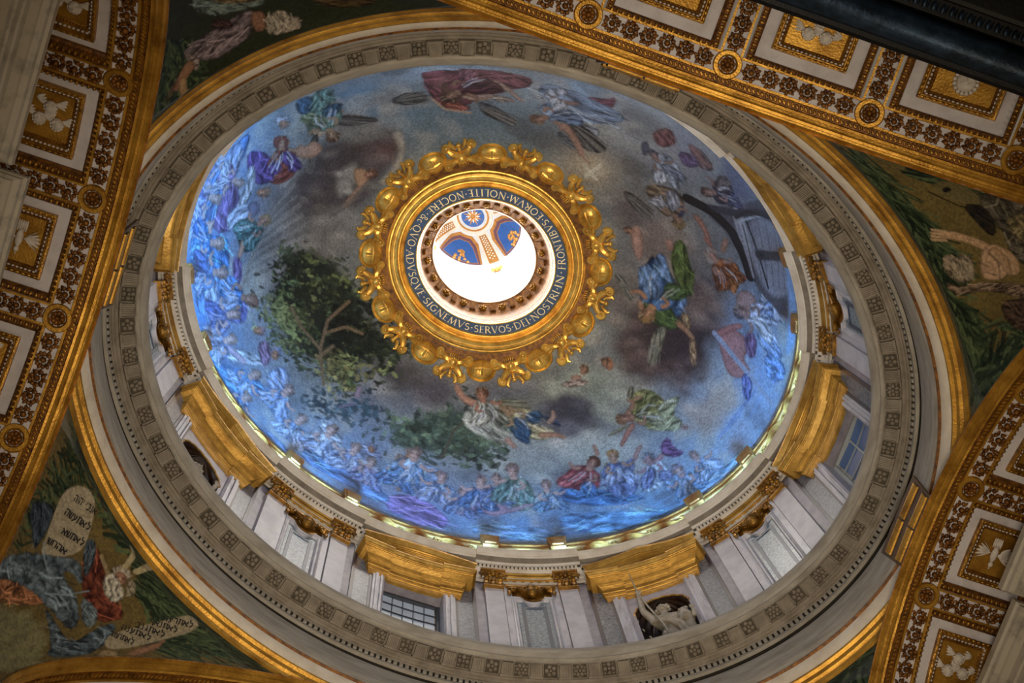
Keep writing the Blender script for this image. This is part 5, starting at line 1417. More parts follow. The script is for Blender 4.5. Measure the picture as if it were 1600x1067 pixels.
('l','7aa4e0',5.7,[-50,944,-102,962,-148,957],0.35),
('l','8ca4d4',5.5,[534,721,489,742,448,791],0.35),
('l','7aa4e0',8.8,[632,566,597,608,548,646],0.35),
('l','90b4dc',7.6,[30,953,-29,959,-75,955],0.35),
('l','3c6cb4',6.1,[-823,296,-825,247,-821,201],0.35),
('l','8ca4d4',8.1,[430,813,388,832,333,870],0.35),
('l','7aa4e0',3.8,[640,545,607,592,586,636],0.35),
('l','4a7cc4',10.0,[597,697,561,739,517,774],0.35),
('l','7aa4e0',9.7,[541,647,503,687,462,725],0.35),
('l','4a7cc4',4.7,[-153,988,-206,967,-253,968],0.35),
('l','4a7cc4',3.6,[-85,986,-132,987,-184,983],0.35),
('l','90b4dc',3.9,[637,559,609,608,579,643],0.35),
('l','90b4dc',9.9,[635,588,592,631,564,670],0.35),
('l','8ca4d4',10.7,[323,909,272,927,213,950],0.35),
('l','7aa4e0',6.8,[-791,468,-793,419,-801,368],0.35),
('l','7aa4e0',8.3,[337,838,286,862,237,898],0.35),
('l','4a7cc4',3.8,[822,110,814,167,791,211],0.35),
('l','8ca4d4',6.6,[-725,566,-734,514,-748,463],0.35),
('l','7aa4e0',3.8,[-839,544,-867,498,-878,464],0.35),
('l','8ca4d4',6.5,[783,310,754,369,738,405],0.35),
('l','7aa4e0',7.4,[751,507,723,547,687,606],0.35),
('l','3c6cb4',5.2,[236,930,186,952,128,992],0.35),
('l','90b4dc',8.2,[-113,976,-165,975,-221,975],0.35),
('l','7aa4e0',6.1,[851,-36,849,17,836,73],0.35),
('l','8ca4d4',0.1,[-653,758,-692,722,-724,690],0.35),
('l','4a7cc4',0.3,[-809,588,-836,549,-858,513],0.35),
('l','90b4dc',0.1,[-251,968,-298,955,-350,937],0.35),
('l','90b4dc',0.6,[-379,925,-437,899,-477,879],0.35),
('l','90b4dc',0.1,[-728,685,-760,650,-788,616],0.35),
('l','4a7cc4',0.1,[103,995,53,999,-2,1000],0.35),
('l','3c6cb4',4.5,[-485,875,-521,854,-561,822],0.35),
('l','3c6cb4',9.8,[510,702,474,739,431,783],0.35),
('l','90b4dc',10.2,[-279,946,-313,920,-368,896],0.35),
('l','90b4dc',5.7,[96,969,37,990,-19,984],0.35),
('l','90b4dc',0.3,[-684,729,-718,696,-752,659],0.35),
('l','3c6cb4',9.6,[824,164,806,219,784,267],0.35),
('l','7aa4e0',5.1,[-818,575,-842,540,-865,490],0.35),
('l','3c6cb4',4.1,[819,123,803,184,796,230],0.35),
('l','90b4dc',5.6,[-790,329,-784,276,-795,236],0.35),
('l','3c6cb4',4.5,[-96,973,-150,989,-205,979],0.35),
('l','3c6cb4',7.5,[752,402,734,446,713,501],0.35),
('l','7aa4e0',9.4,[878,49,872,94,870,151],0.35),
('l','7aa4e0',9.4,[808,164,803,212,783,274],0.35),
('l','8ca4d4',8.9,[711,399,681,435,657,486],0.35),
('l','8ca4d4',11.9,[-440,873,-486,832,-525,813],0.35),
('l','7aa4e0',0.9,[-853,522,-881,474,-891,455],0.35),
('l','7aa4e0',0.2,[-316,949,-366,931,-410,912],0.35),
('l','3c6cb4',0.3,[-495,869,-526,850,-577,817],0.35),
('l','4a7cc4',9.0,[-801,455,-814,405,-815,363],0.35),
('l','3c6cb4',9.2,[546,748,504,791,452,816],0.35),
('l','7aa4e0',6.6,[-314,894,-368,885,-418,872],0.35),
('l','4a7cc4',0.2,[-141,990,-194,981,-249,968],0.35),
('l','4a7cc4',4.1,[623,619,588,661,550,691],0.35),
('l','3c6cb4',4.4,[831,94,812,141,809,198],0.35),
('l','90b4dc',4.7,[687,451,657,494,634,546],0.35),
('l','90b4dc',9.8,[407,780,367,804,315,834],0.35),
('l','8ca4d4',6.7,[720,432,680,483,666,534],0.35),
('l','3c6cb4',8.2,[844,56,827,114,824,165],0.35),
('l','90b4dc',7.8,[202,946,140,959,90,969],0.35),
],
'bl': [
('bg','6b5a2c'),
('g',['3a4a30','2c3a26','4c5c3c','223020','56643e','18221a'],113.2,170,[96,75,153,158,252,214,148,272,90,467,30,624,-22,472,16,300],1),
('g',['3a4a30','2c3a26','4c5c3c','223020','56643e','18221a'],222.3,260,[149,3,307,2,499,3,731,125,783,267,549,248,367,274,252,214,133,181],-55),
('g',['3a4a30','2c3a26','4c5c3c','223020','56643e','18221a'],117.5,200,[560,208,754,200,811,106,826,211,748,312,647,321],-11),
('g',['3a4a30','2c3a26','4c5c3c','223020','56643e','18221a'],104.0,200,[857,412,826,211,868,2,951,235,973,420],-72),
('d','3a4652',3.8,[-15,481,147,392,191,441,206,531,203,562],15),
('p','a2957a',2.8,[260,556,215,495,173,412,158,348,178,298,217,251,265,216,308,224,334,262,430,414],-47),
('d','7c3c26',3.5,[387,373,425,320,513,332,675,390,784,399,788,511,597,494],21),
('d','9a6238',4.6,[31,783,297,646,510,588,543,630,416,723,190,832],-26),
('d','60717c',4.0,[-66,748,115,616,303,518,423,422,483,430,560,474,450,470,431,509,589,505,761,561,779,613,586,616,333,659,10,777],-11),
('d','54646e',3.9,[512,632,764,633,877,631,807,518,794,436,933,539,983,616,950,747,812,685],-17),
('d','6b7b84',3.6,[595,496,679,466,789,507,786,560],3),
('d','4c5a64',3.3,[380,361,402,310,469,351,540,459],51),
('c','7b7650',22.7,[173,881,410,740,629,682,855,710,1042,796,896,1000],-41),
('H',585,313,41.2,'a89c88',-133,'a0745c'),
('d','c0b8a4',3.4,[556,375,553,329,618,329,686,358,693,411,627,414],38),
('l','a89a70',19.7,[555,269,504,145]),
('l','a89a70',22.6,[587,243,568,53]),
('l','9a8a62',16.4,[553,350,476,329],0.8),
('d','8e826a',3.3,[595,285,634,275,690,333,671,352],33),
('p','9c8f72',2.6,[917,535,859,495,828,357,783,200,775,134,839,205,875,263,967,514],-89),
('A','8a6446',[981,477,948,401,926,365],34.4,19.7),
('l','8a6446',9.4,[935,378,910,348]),
('s','8f7a50',3.2,[969,570,942,532,975,494,1015,533,1024,584],-89),
],
'tl': [
('bg','2e3222'),
('g',['3a4a30','2c3a26','4c5c3c','223020','56643e','18221a'],109.6,300,[14,496,152,429,152,256,169,2,114,2,-1,307],-66),
('g',['3a4a30','2c3a26','4c5c3c','223020','56643e','18221a'],2.3,300,[164,1,299,9,443,11,558,7,802,208,883,253,615,294,360,263,151,286],0),
('d','7a6a70',3.6,[84,394,184,412,352,418,469,429,433,329,336,264,233,273,164,329],5),
('d','8a7a74',3.5,[100,400,185,336,179,260,144,307],-38),
('A','8a6246',[149,329,109,286,90,242],67.5,45.0),
('A','9c7a50',[109,286,116,228,200,11],37.4,18.7),
('b',71,264,13.3,31.9,-34,'6c4430',0.8),
('d','6a7a74',3.8,[171,562,300,465,424,434,535,411,523,482,194,639],-38),
('d','8a7650',3.9,[270,587,382,484,550,433,528,488],-38),
('d','4c3430',3.8,[265,466,354,424,349,369,253,421],-38),
('s','825c46',3.5,[435,408,500,394,462,287,414,294],-35),
('H',516,288,53.3,'94887a',-54,'8f6a54'),
('d','9c9080',3.4,[480,360,561,365,560,283,487,223,447,268],-98),
('l','b0a694',4.4,[501,367,489,315,461,275],0.6),
('l','b0a694',4.3,[498,343,484,283,469,269],0.6),
('l','b0a694',4.3,[497,319,504,305,476,264],0.6),
('l','b0a694',4.2,[525,352,499,273,483,258],0.6),
('l','b0a694',4.3,[522,328,519,294,490,252],0.6),
('l','b0a694',4.2,[519,303,513,262,497,247],0.6),
('l','b0a694',4.3,[548,337,533,284,503,242],0.6),
('l','b0a694',4.3,[544,313,526,252,510,236],0.6),
('l','b0a694',4.2,[540,288,546,274,516,231],0.6),
('l','b0a694',4.3,[570,323,539,242,523,226],0.6),
('d','4c3c22',3.3,[673,401,828,324,837,246,688,271],-28),
],
'tr': [
('bg','6f5f2e'),
('b',126,379,170.1,198.4,125,'5c4e26',0.8),
('g',['3a4a30','2c3a26','4c5c3c','223020','56643e','18221a'],147.8,420,[943,131,985,250,762,251,693,313,463,266,444,221,645,141,873,198],172),
('g',['3a4a30','2c3a26','4c5c3c','223020','56643e','18221a'],141.0,100,[1008,375,983,471,919,440,913,315],72),
('g',['3a4a30','2c3a26','4c5c3c','223020','56643e','18221a'],150.9,380,[422,205,332,259,104,258,76,97,173,141,298,140],162),
('g',['3a4a30','2c3a26','4c5c3c','223020','56643e','18221a'],137.8,260,[67,276,73,495,-17,481,-1,224,105,7],103),
('g',['3a4a30','2c3a26','4c5c3c','223020','56643e','18221a'],119.7,60,[165,378,102,506,35,477,64,422],128),
('p','6e6238',4.5,[858,388,985,463,952,547,854,555,824,469],54),
('l','2a2214',8.6,[849,385,805,462,812,544]),
('p','1c170e',2.3,[890,432,930,462,910,470,871,439],57),
('d','5c5444',3.9,[960,557,1048,657,987,722,401,610,501,554,730,566,782,526],176),
('d','7a6c46',4.2,[794,602,907,698,605,652,643,589],-172),
('d','2c261c',3.8,[824,469,864,557,680,552,620,513,711,485],156),
('A','b08c62',[615,316,617,383,581,454,536,488],43.9,58.5),
('l','b8946c',12.6,[632,349,633,296]),
('l','b8946c',12.6,[616,342,618,287]),
('l','b8946c',12.4,[601,334,603,278]),
('l','b8946c',12.9,[587,327,588,270]),
('s','b08c68',3.7,[563,460,588,528,501,549,361,506,373,406,441,404],96),
('A','a8845e',[552,488,502,534,373,534],93.9,68.9),
('l','5c4430',7.7,[524,472,457,490,372,470],0.6),
('l','c4a47c',5.2,[532,485,463,502,376,482],0.5),
('l','5c4430',8.0,[553,508,493,536,377,522],0.6),
('l','c4a47c',5.3,[562,520,501,549,382,534],0.5),
('l','5c4430',7.3,[474,416,441,445],0.6),
('l','c4a47c',4.6,[480,429,446,457],0.5),
('l','5c4430',7.6,[420,424,394,459],0.6),
('l','c4a47c',5.0,[425,436,398,472],0.5),
('H',455,323,57.1,'8a7860',-56,'9a7650'),
('d','8c7c64',3.5,[493,289,527,371,493,396,399,372,390,290,437,263],149),
('l','a89a80',4.5,[509,309,463,303,425,269],0.6),
('l','a89a80',4.5,[494,310,449,303,423,278],0.6),
('l','a89a80',4.5,[480,312,435,304,421,287],0.6),
('l','a89a80',4.5,[507,334,420,305,420,296],0.6),
('l','a89a80',4.4,[492,335,460,332,417,304],0.6),
('l','a89a80',4.5,[477,336,444,333,416,313],0.6),
('l','a89a80',4.6,[505,358,429,333,414,321],0.6),
('l','a89a80',4.5,[490,360,414,334,412,330],0.6),
('l','a89a80',4.5,[474,361,455,360,410,338],0.6),
('l','a89a80',4.8,[504,382,439,361,408,346],0.6),
('l','a89a80',4.6,[488,383,423,362,406,354],0.6),
('l','a89a80',4.7,[470,384,407,363,404,363],0.6),
('d','7c6650',3.4,[417,230,383,286,371,435,287,584,186,561,327,420,350,269,389,220],112),
('d','4c3a2c',3.7,[261,428,205,566,25,508,122,430],141),
],
'br': [
('bg','4e4524'),
('g',['3a4a30','2c3a26','4c5c3c','223020','56643e','18221a'],164.2,500,[121,2,-3,250,198,144,212,56],126),
],
}
HEBREW = [('אנכי יהוה', [332, 260], [219, 320], [328, 235]), ('לאתעשה', [359, 323], [217, 384], [354, 299]), ('לאתשא', [391, 379], [268, 432], [383, 357]), ('אהחש', [362, 461], [232, 503], [354, 440]), ('לאתרצח', [844, 226], [810, 303], [820, 204]), ('לאתנאף', [873, 293], [820, 352], [849, 274]), ('לאתגנב', [897, 343], [831, 404], [873, 326]), ('לאתענה', [913, 392], [837, 452], [889, 376]), ('לאתחמד', [931, 449], [865, 501], [906, 434])]
# ------------------------------------------------------------------ painting of the mosaics, tessera by tessera (colour only)
class Canvas:
    def __init__(s, G, lo, hi, seed=1):
        s.G = G; s.lo = np.array(lo, float); s.k = G/(np.array(hi, float)-s.lo)
        s.img = np.zeros((G, G, 3)); s.rough = .16; r = np.random.RandomState(seed)
        def noise(n):
            a = r.rand(n+3, n+3); x = np.linspace(0, n, G, endpoint=False); i = x.astype(int); f = x-i; f = f*f*(3-2*f)
            A = a[i][:, i]; B = a[i+1][:, i]; Cc = a[i][:, i+1]; D = a[i+1][:, i+1]
            return (A*(1-f)[:, None]+B*f[:, None])*(1-f)[None]+(Cc*(1-f)[:, None]+D*f[:, None])*f[None]
        s.n1 = noise(14)*.5+noise(30)*.3+noise(70)*.2; s.n2 = noise(40)*.5+noise(90)*.3+noise(180)*.2; s.n3 = noise(22)*.6+noise(55)*.4
    def px(s, pts): return (np.asarray(pts, float)/1000-s.lo)*s.k       # -> (col,row)
    def box(s, x0, y0, x1, y1):
        a, b = int(max(0, x0)), int(max(0, y0)); c, d = int(min(s.G, x1+2)), int(min(s.G, y1+2))
        return (a, b, c, d) if c > a and d > b else None
    def put(s, bx, m, col):
        a, b, c, d = bx; I = s.img[b:d, a:c]; I += (col-I)*m[..., None]
    def blob(s, x, y, rx, ry, ang, col, al):
        (x, y), = s.px([(x, y)]); k = s.k[0]/1000; rx *= k; ry *= k; R = max(rx, ry)*2
        bx = s.box(x-R, y-R, x+R, y+R)
        if not bx: return
        a, b, c, d = bx; X, Y = np.meshgrid(np.arange(a, c)-x, np.arange(b, d)-y); q = math.radians(ang)
        u = (X*math.cos(q)+Y*math.sin(q))/rx; v = (-X*math.sin(q)+Y*math.cos(q))/ry
        s.put(bx, al*np.exp(-(u*u+v*v)*1.2), np.array(lin(col)))
    def mask(s, P, soft):
        w = soft+2; bx = s.box(P[:, 0].min()-w, P[:, 1].min()-w, P[:, 0].max()+w, P[:, 1].max()+w)
        if not bx: return None, None
        a, b, c, d = bx; X, Y = np.meshgrid(np.arange(a, c)+.0, np.arange(b, d)+.0); ins = np.zeros(X.shape, bool); D = np.full(X.shape, 1e9)
        for (x0, y0), (x1, y1) in zip(P, np.roll(P, -1, 0)):
            cr = (y0 > Y) != (y1 > Y)
            ins ^= cr & (X < (x1-x0)*(Y-y0)/((y1-y0) if y1 != y0 else 1e-9)+x0)
            ex, ey = x1-x0, y1-y0; t = np.clip(((X-x0)*ex+(Y-y0)*ey)/(ex*ex+ey*ey+1e-9), 0, 1)
            D = np.minimum(D, np.hypot(X-x0-t*ex, Y-y0-t*ey))
        return bx, np.where(ins, D, -D)
    def poly(s, mode, col, soft, pts, ang=0, al=1.):
        P = s.px(pts)
        if mode != 'f':                             # round the outline off
            for _ in range(1 if mode == 'd' else 2):
                Q = np.roll(P, -1, 0); P = np.stack([.75*P+.25*Q, .25*P+.75*Q], 1).reshape(-1, 2)
        soft = max(.6, soft*s.k[0]/1000)
        bx, sd = s.mask(P, soft*2)
        if bx is None: return
        a, b, c, d = bx
        if mode == 'c': sd = sd+(s.n1[b:d, a:c]-.5)*soft*4
        if mode == 'd': sd = sd+(s.n2[b:d, a:c]-.5)*s.rough*math.sqrt(max(30, (sd > 0).sum()))
        m = np.clip(.5+sd/(2*soft), 0, 1)*al; C = np.array(lin(col)); I = np.broadcast_to(C, m.shape+(3,)).copy()
        if mode == 'd':                             # painted drapery: ridged folds
            X, Y = np.meshgrid(np.arange(a, c), np.arange(b, d)); q = math.radians(ang)
            sz = 15/math.sqrt(max(30, (sd > 0).sum())); u = (-X*math.sin(q)+Y*math.cos(q))*sz; w = (X*math.cos(q)+Y*math.sin(q))*sz*.3
            f = np.sin(u+(s.n1[b:d, a:c]-.5)*9+np.sin(w*1.3+u*.3)*1.6); f2 = np.sin(u*2.1-w+(s.n3[b:d, a:c]-.5)*8)
            g = .80+.46*f*np.abs(f)+.24*f2*np.abs(f2)+.3*(s.n2[b:d, a:c]-.5)
            I *= np.clip(g, .22, 1.75)[..., None]; I += (np.clip(f-.72, 0, 1)*.22)[..., None]*np.array([.5, .5, .48])*I.mean()/.25
            I *= (.5+.5*np.clip(sd/(5*s.k[0]/500), 0, 1))[..., None]
        elif mode == 's':                           # flesh: rounded modelling
            I *= (.5+.62*np.clip(sd/(6*s.k[0]/500), 0, 1)**.7)[..., None]*(.85+.35*s.n2[b:d, a:c])[..., None]
        elif mode == 'c':
            I *= (.75+.5*s.n1[b:d, a:c])[..., None]
        J = s.img[b:d, a:c]; J += (I-J)*m[..., None]
        if mode == 'd':                             # loose brush strokes inside the cloth
            R = random.Random(int(P[0, 0]*3+P[0, 1])); ys, xs = np.nonzero(sd > 2)
            if len(xs) > 60:
                L_ = math.sqrt(len(xs)); hsv = np.array(lin(col)); q = math.radians(ang)
                def hx(k): return [min(255, v*k+(12 if k > 1 else 0)) for v in (int(col[0:2], 16), int(col[2:4], 16), int(col[4:6], 16))]
                for i in range(int(min(26, 6+L_/6))):
                    j = R.randrange(len(xs)); x, y = xs[j]+a, ys[j]+b; g2 = q+R.uniform(-.6, .6); l = L_*R.uniform(.12, .3); bd = R.uniform(-.5, .5)
                    pp = [(x-l*math.cos(g2), y-l*math.sin(g2)), (x, y), (x+l*math.cos(g2+bd), y+l*math.sin(g2+bd))]
                    s.stroke(hx(R.choice((.35, .5, 1.35, 1.6))), max(1.2, L_*.03)*1000/s.k[0], [tuple((np.array(u)/s.k+s.lo)*1000) for u in pp], .55)
    def stroke(s, col, wd, pts, al=1.):
        P = s.px(pts)
        if len(P) > 2:
            t = np.linspace(0, len(P)-1, len(P)*4); i = np.minimum(t.astype(int), len(P)-2); f = (t-i)[:, None]; f = f*f*(3-2*f)*.4+f*.6
            P = P[i]*(1-f)+P[i+1]*f
        wd = max(.8, wd*s.k[0]/1000)
        bx = s.box(P[:, 0].min()-wd-2, P[:, 1].min()-wd-2, P[:, 0].max()+wd+2, P[:, 1].max()+wd+2)
        if not bx: return
        a, b, c, d = bx; X, Y = np.meshgrid(np.arange(a, c)+.0, np.arange(b, d)+.0); D = np.full(X.shape, 1e9)
        for (x0, y0), (x1, y1) in zip(P[:-1], P[1:]):
            ex, ey = x1-x0, y1-y0; t = np.clip(((X-x0)*ex+(Y-y0)*ey)/(ex*ex+ey*ey+1e-9), 0, 1); D = np.minimum(D, np.hypot(X-x0-t*ex, Y-y0-t*ey))
        s.put(bx, np.clip((wd/2-D)/1.2+.5, 0, 1)*al, np.array(lin(col)))
    def leaves(s, cols, size, n, pts, seed):
        P = s.px(pts); r = np.random.RandomState(seed); bx, sd = s.mask(P, 2)
        if bx is None: return
        a, b, c, d = bx; k = s.k[0]/1000
        ys, xs = np.nonzero(sd > 0)
        pk = r.randint(0, len(xs), max(1, n//12)); pl = []
        for i in pk:                                # leaves grow in clumps, each with its own tone
            ce = (xs[i]+a, ys[i]+b); tone = r.uniform(.55, 1.35); cc_ = cols[r.randint(len(cols))]; sp = size*k*r.uniform(1.2, 2.6)
            for j in range(12): pl.append((ce[0]+r.normal()*sp, ce[1]+r.normal()*sp*.8, cc_ if r.rand() < .7 else cols[r.randint(len(cols))], tone*r.uniform(.8, 1.2)))
        for x, y, col, tone in pl:
            R = size*k*r.uniform(.45, 1.1); q = r.uniform(0, PI); col = [min(255, int(col[u:u+2], 16)*tone) for u in (0, 2, 4)]
            w = s.box(x-R, y-R, x+R, y+R)
            if not w: continue
            X, Y = np.meshgrid(np.arange(w[0], w[2])-x, np.arange(w[1], w[3])-y)
            u = (X*math.cos(q)+Y*math.sin(q))/R; v = (-X*math.sin(q)+Y*math.cos(q))/(R*.45)
            s.put(w, .8*(u*u+v*v < 1), np.array(lin(col)))
    def fronds(s, cols, ln, n, pts, ang, seed):     # palm fronds: many long thin strokes
        P = s.px(pts); r = np.random.RandomState(seed); bx, sd = s.mask(P, 2)
        if bx is None: return
        ys, xs = np.nonzero(sd > 0)
        for i in r.randint(0, len(xs), n):
            x, y = (np.array([xs[i]+bx[0], ys[i]+bx[1]])/s.k+s.lo)*1000
            q = math.radians(ang+r.uniform(-28, 28)); L_ = ln*r.uniform(.5, 1.3); bq = r.uniform(-.5, .5)
            s.stroke(cols[r.randint(len(cols))], ln*.075, [(x, y), (x+L_*.5*math.cos(q), y+L_*.5*math.sin(q)), (x+L_*math.cos(q+bq), y+L_*math.sin(q+bq))], .85)
    # composite strokes, all in map units
    def limb(s, skin, pts, w0, w1):
        P = np.array(pts, float); t = np.gradient(P, axis=0); t /= np.linalg.norm(t, axis=1)[:, None]+1e-9
        n = np.c_[-t[:, 1], t[:, 0]]; w = np.linspace(w0, w1, len(P))[:, None]/2
        s.poly('s', skin, 2, [tuple(a) for a in np.r_[P+n*w, (P-n*w)[::-1]]])
    def head(s, x, y, r, hair, ang, skin):
        R = random.Random(int(x*3+y*5)); c, q = math.cos(math.radians(ang)), math.sin(math.radians(ang)); m = (-q, c); Z = np.linspace(0, 2*PI, 10)[:-1]
        at = lambda u, v: (x+c*r*u+m[0]*r*v, y+q*r*u+m[1]*r*v)
        s.poly('s', hair, 2, [at(.35+.95*math.cos(a)+R.uniform(-.2, .2), .9*math.sin(a)+R.uniform(-.2, .2)) for a in Z])
        s.poly('s', skin, 2, [at(-.25+.85*math.cos(a), .64*math.sin(a)) for a in Z])
        s.blob(*at(-.2, .45), r*.3, r*.7, ang+90, '4a342c', .55)
        for e in (-1, 1): s.blob(*at(-.12, e*.28), r*.17, r*.11, ang+90, '33241e', .8)
        s.blob(*at(-.66, 0), r*.22, r*.1, ang+90, '6a3c34', .7); s.stroke('c8a890', r*.12, [at(-.1, .02), at(-.42, .05)], .6)
        for i in range(8):
            t = R.uniform(-1.5, 1.5); s.stroke(R.choice([hair, '2a201c', 'a8937a']), r*.2, [at(.7*math.cos(t), .8*math.sin(t)), at(1.25*math.cos(t), math.sin(t))], .6)
    def wing(s, col, pts, ang):
        s.poly('d', col, 2, pts, ang); R = random.Random(int(pts[0][0])); P = np.array(pts, float)
        d = np.array([math.cos(math.radians(ang)), math.sin(math.radians(ang))]); n = np.array([-d[1], d[0]]); L_ = np.ptp(P@d); W_ = np.ptp(P@n); m = P.mean(0)
        for i in range(11):
            b = (i/10-.5)*W_*.8; a = R.uniform(-.1, .1)*L_
            s.stroke(R.choice(['2c2c2a', '86847c', '9a968a', col]), max(2, W_*.06), [tuple(m+n*b*.5+d*(a-L_*.25)), tuple(m+n*b+d*(a+L_*.12)), tuple(m+n*b*1.05+d*(L_*.46-abs(b)*.5))], .75)
    def cloud(s, dark, light, pts, n, soft, lum):
        R = random.Random(int(pts[0][0])); s.poly('c', dark, soft*1.5, pts); P = np.array(pts, float); m = P.mean(0)
        for i in range(n*2):
            t = R.uniform(0, .8); q = P[R.randrange(len(P))]*1.; q += (m-q)*t; r = R.uniform(.6, 1.5)*lum; g = R.uniform(-40, 40)
            s.blob(*q, r*1.6, r, g, light if t < .45 else dark, R.uniform(.25, .6)); s.blob(q[0]+r*.5, q[1]+r*.6, r*1.2, r*.5, g, dark, R.uniform(.3, .6))
            if i % 2: s.stroke(light, lum*.14, [(q[0]-r, q[1]-r*.2), (q[0]-r*.2, q[1]-r*.8), (q[0]+r*.7, q[1]-r*.5)], .35)
    def fig(s, x, y, ang, k, cols, skin, hair):
        R = random.Random(int(x*7+y)); d = np.array([math.cos(math.radians(ang)), math.sin(math.radians(ang))]); n = np.array([-d[1], d[0]]); o = np.array([x, y], float); fl = R.choice((-1, 1))
        q = lambda *ab: [tuple(o+d*a*k+n*b*k+np.array([R.uniform(-.1, .1), R.uniform(-.1, .1)])*k) for a, b in ab]
        s.poly('d', cols[0], 3, q((.9, -.8), (1.2, -1.5), (2.6, -2.0), (3.8, -1.7), (4.3, -.3), (3.9, 1.5), (2.8, 2.1), (1.4, 1.3), (.9, .7)), ang+R.uniform(-20, 20))
        s.poly('d', cols[-1], 3, q((1.3, fl*.2), (1.8, fl*1.3), (3.0, fl*2.4), (4.3, fl*2.8), (4.7, fl*1.2), (3.6, fl*.7), (2.6, fl*-.3)), ang+fl*30)
        s.poly('d', cols[len(cols)//2], 3, q((2.3, -fl*.4), (2.9, -fl*1.8), (4.0, -fl*2.6), (4.7, -fl*.9), (3.8, fl*.2)), ang-fl*35)
        for i in range(9):
            b = R.uniform(-1.5, 1.5); a = R.uniform(0, 1); s.stroke(R.choice(['e0e4ec', '2c303c', '3c4458', 'd0d4dc']), R.uniform(.1, .22)*k, q((1.4+a, b*.5), (2.4+a, b), (3.2+a, b*1.2+.3)), .5)
        s.limb(skin, q((1.2, fl*.8), (1.7, fl*1.7), (1.0, fl*2.3)), .6*k, .35*k); s.limb(skin, q((1.3, -fl*.7), (2.2, -fl*1.3), (2.4, -fl*.2)), .6*k, .35*k)
        s.limb(skin, q((.5, 0), (1.2, .05)), .7*k, .95*k); s.head(x, y, k*.78, hair, ang+180, skin)
    def run(s, prims):
        for i, p in enumerate(prims):
            k = p[0]
            if k == 'bg': s.img[:] = lin(p[1]); s.img *= (.8+.4*s.n1)[..., None]
            elif k == 'n':                          # cloud veils: colour where the noise is high
                f = np.clip((s.n1*.6+s.n3*.4-p[2])/p[3], 0, 1)[..., None]*p[4]; s.img += (np.array(lin(p[1]))-s.img)*f
            elif k == 'b': s.blob(*p[1:])
            elif k in 'pdsc': s.poly(k, p[1], p[2], pt(p[3]), *p[4:])
            elif k == 'l': s.stroke(p[1], p[2], pt(p[3]), *p[4:])
            elif k == 'C': s.cloud(p[1], p[2], pt(p[3]), *p[4:])
            elif k == 'F': s.fig(*p[1:])
            elif k == 'H': s.head(*p[1:])
            elif k == 'A': s.limb(p[1], pt(p[2]), *p[3:])
            elif k == 'W': s.wing(p[1], pt(p[2]), p[3])
            elif k == 'f': s.leaves(p[1], p[2], p[3], pt(p[4]), i)
            elif k == 'g': s.fronds(p[1], p[2], p[3], pt(p[4]), p[5], i)
    def sample(s, x, y):
        q = (np.stack([x, y], -1)-s.lo)*s.k; q = np.clip(q, 0, s.G-1.001); i = q.astype(int); f = q-i
        I = s.img; a, b = i[..., 0], i[..., 1]; fx, fy = f[..., :1], f[..., 1:]
        return (I[b, a]*(1-fx)+I[b, a+1]*fx)*(1-fy)+(I[b+1, a]*(1-fx)+I[b+1, a+1]*fx)*fy
def pt(l): return [(l[i], l[i+1]) for i in range(0, len(l), 2)]
def paint_mesh(name, P, Cc, m, loc, cu=False):
    n, mm = P.shape[:2]; V = (P.reshape(-1, 3)-np.array(loc))
    i = np.arange(n if cu else n-1); j = np.arange(mm-1); I, J = np.meshgrid(i, j, indexing='ij'); I2 = (I+1) % n
    F = np.stack([I*mm+J, I2*mm+J, I2*mm+J+1, I*mm+J+1], -1).reshape(-1, 4)
    me = bpy.data.meshes.new(name); me.vertices.add(len(V)); me.vertices.foreach_set('co', V.ravel())
    me.loops.add(F.size); me.loops.foreach_set('vertex_index', F.ravel()); me.polygons.add(len(F)); me.polygons.foreach_set('loop_start', np.arange(0, F.size, 4))
    me.update(calc_edges=True); me.polygons.foreach_set('use_smooth', np.ones(len(F), bool))
    a = me.attributes.new('tesserae', 'FLOAT_COLOR', 'POINT')
    col = np.ones((len(V), 4), np.float32); col[:, :3] = np.clip(Cc.reshape(-1, 3), 0, 1); a.data.foreach_set('color', col.ravel())
    me.materials.append(m); o = bpy.data.objects.new(name, me); COL.objects.link(o); o.location = loc
    return o
cv = Canvas(1300, (-1.03, -1.03), (1.03, 1.03), 3)
cv.run(PAINT['dome']); g_ = cv.img.mean(2, keepdims=True); cv.img = (g_+(cv.img-g_)*.92)*(.70+.30*cv.n2[..., None])
nt, nr_ = 1000, 300
tt_ = np.linspace(0, 2*PI, nt, endpoint=False)[:, None]; rr_ = np.linspace(.20, 1, nr_)[None]
U, Vv = rr_*np.cos(tt_), rr_*np.sin(tt_)
o = paint_mesh('dome_mosaic', dome(U, Vv), cv.sample(U, Vv), M['mosaic'], (0, 0, DZ), True)
tag(o, 'large mosaic of clouds, trees, angels and robed figures lining the oval dome', 'mosaic')

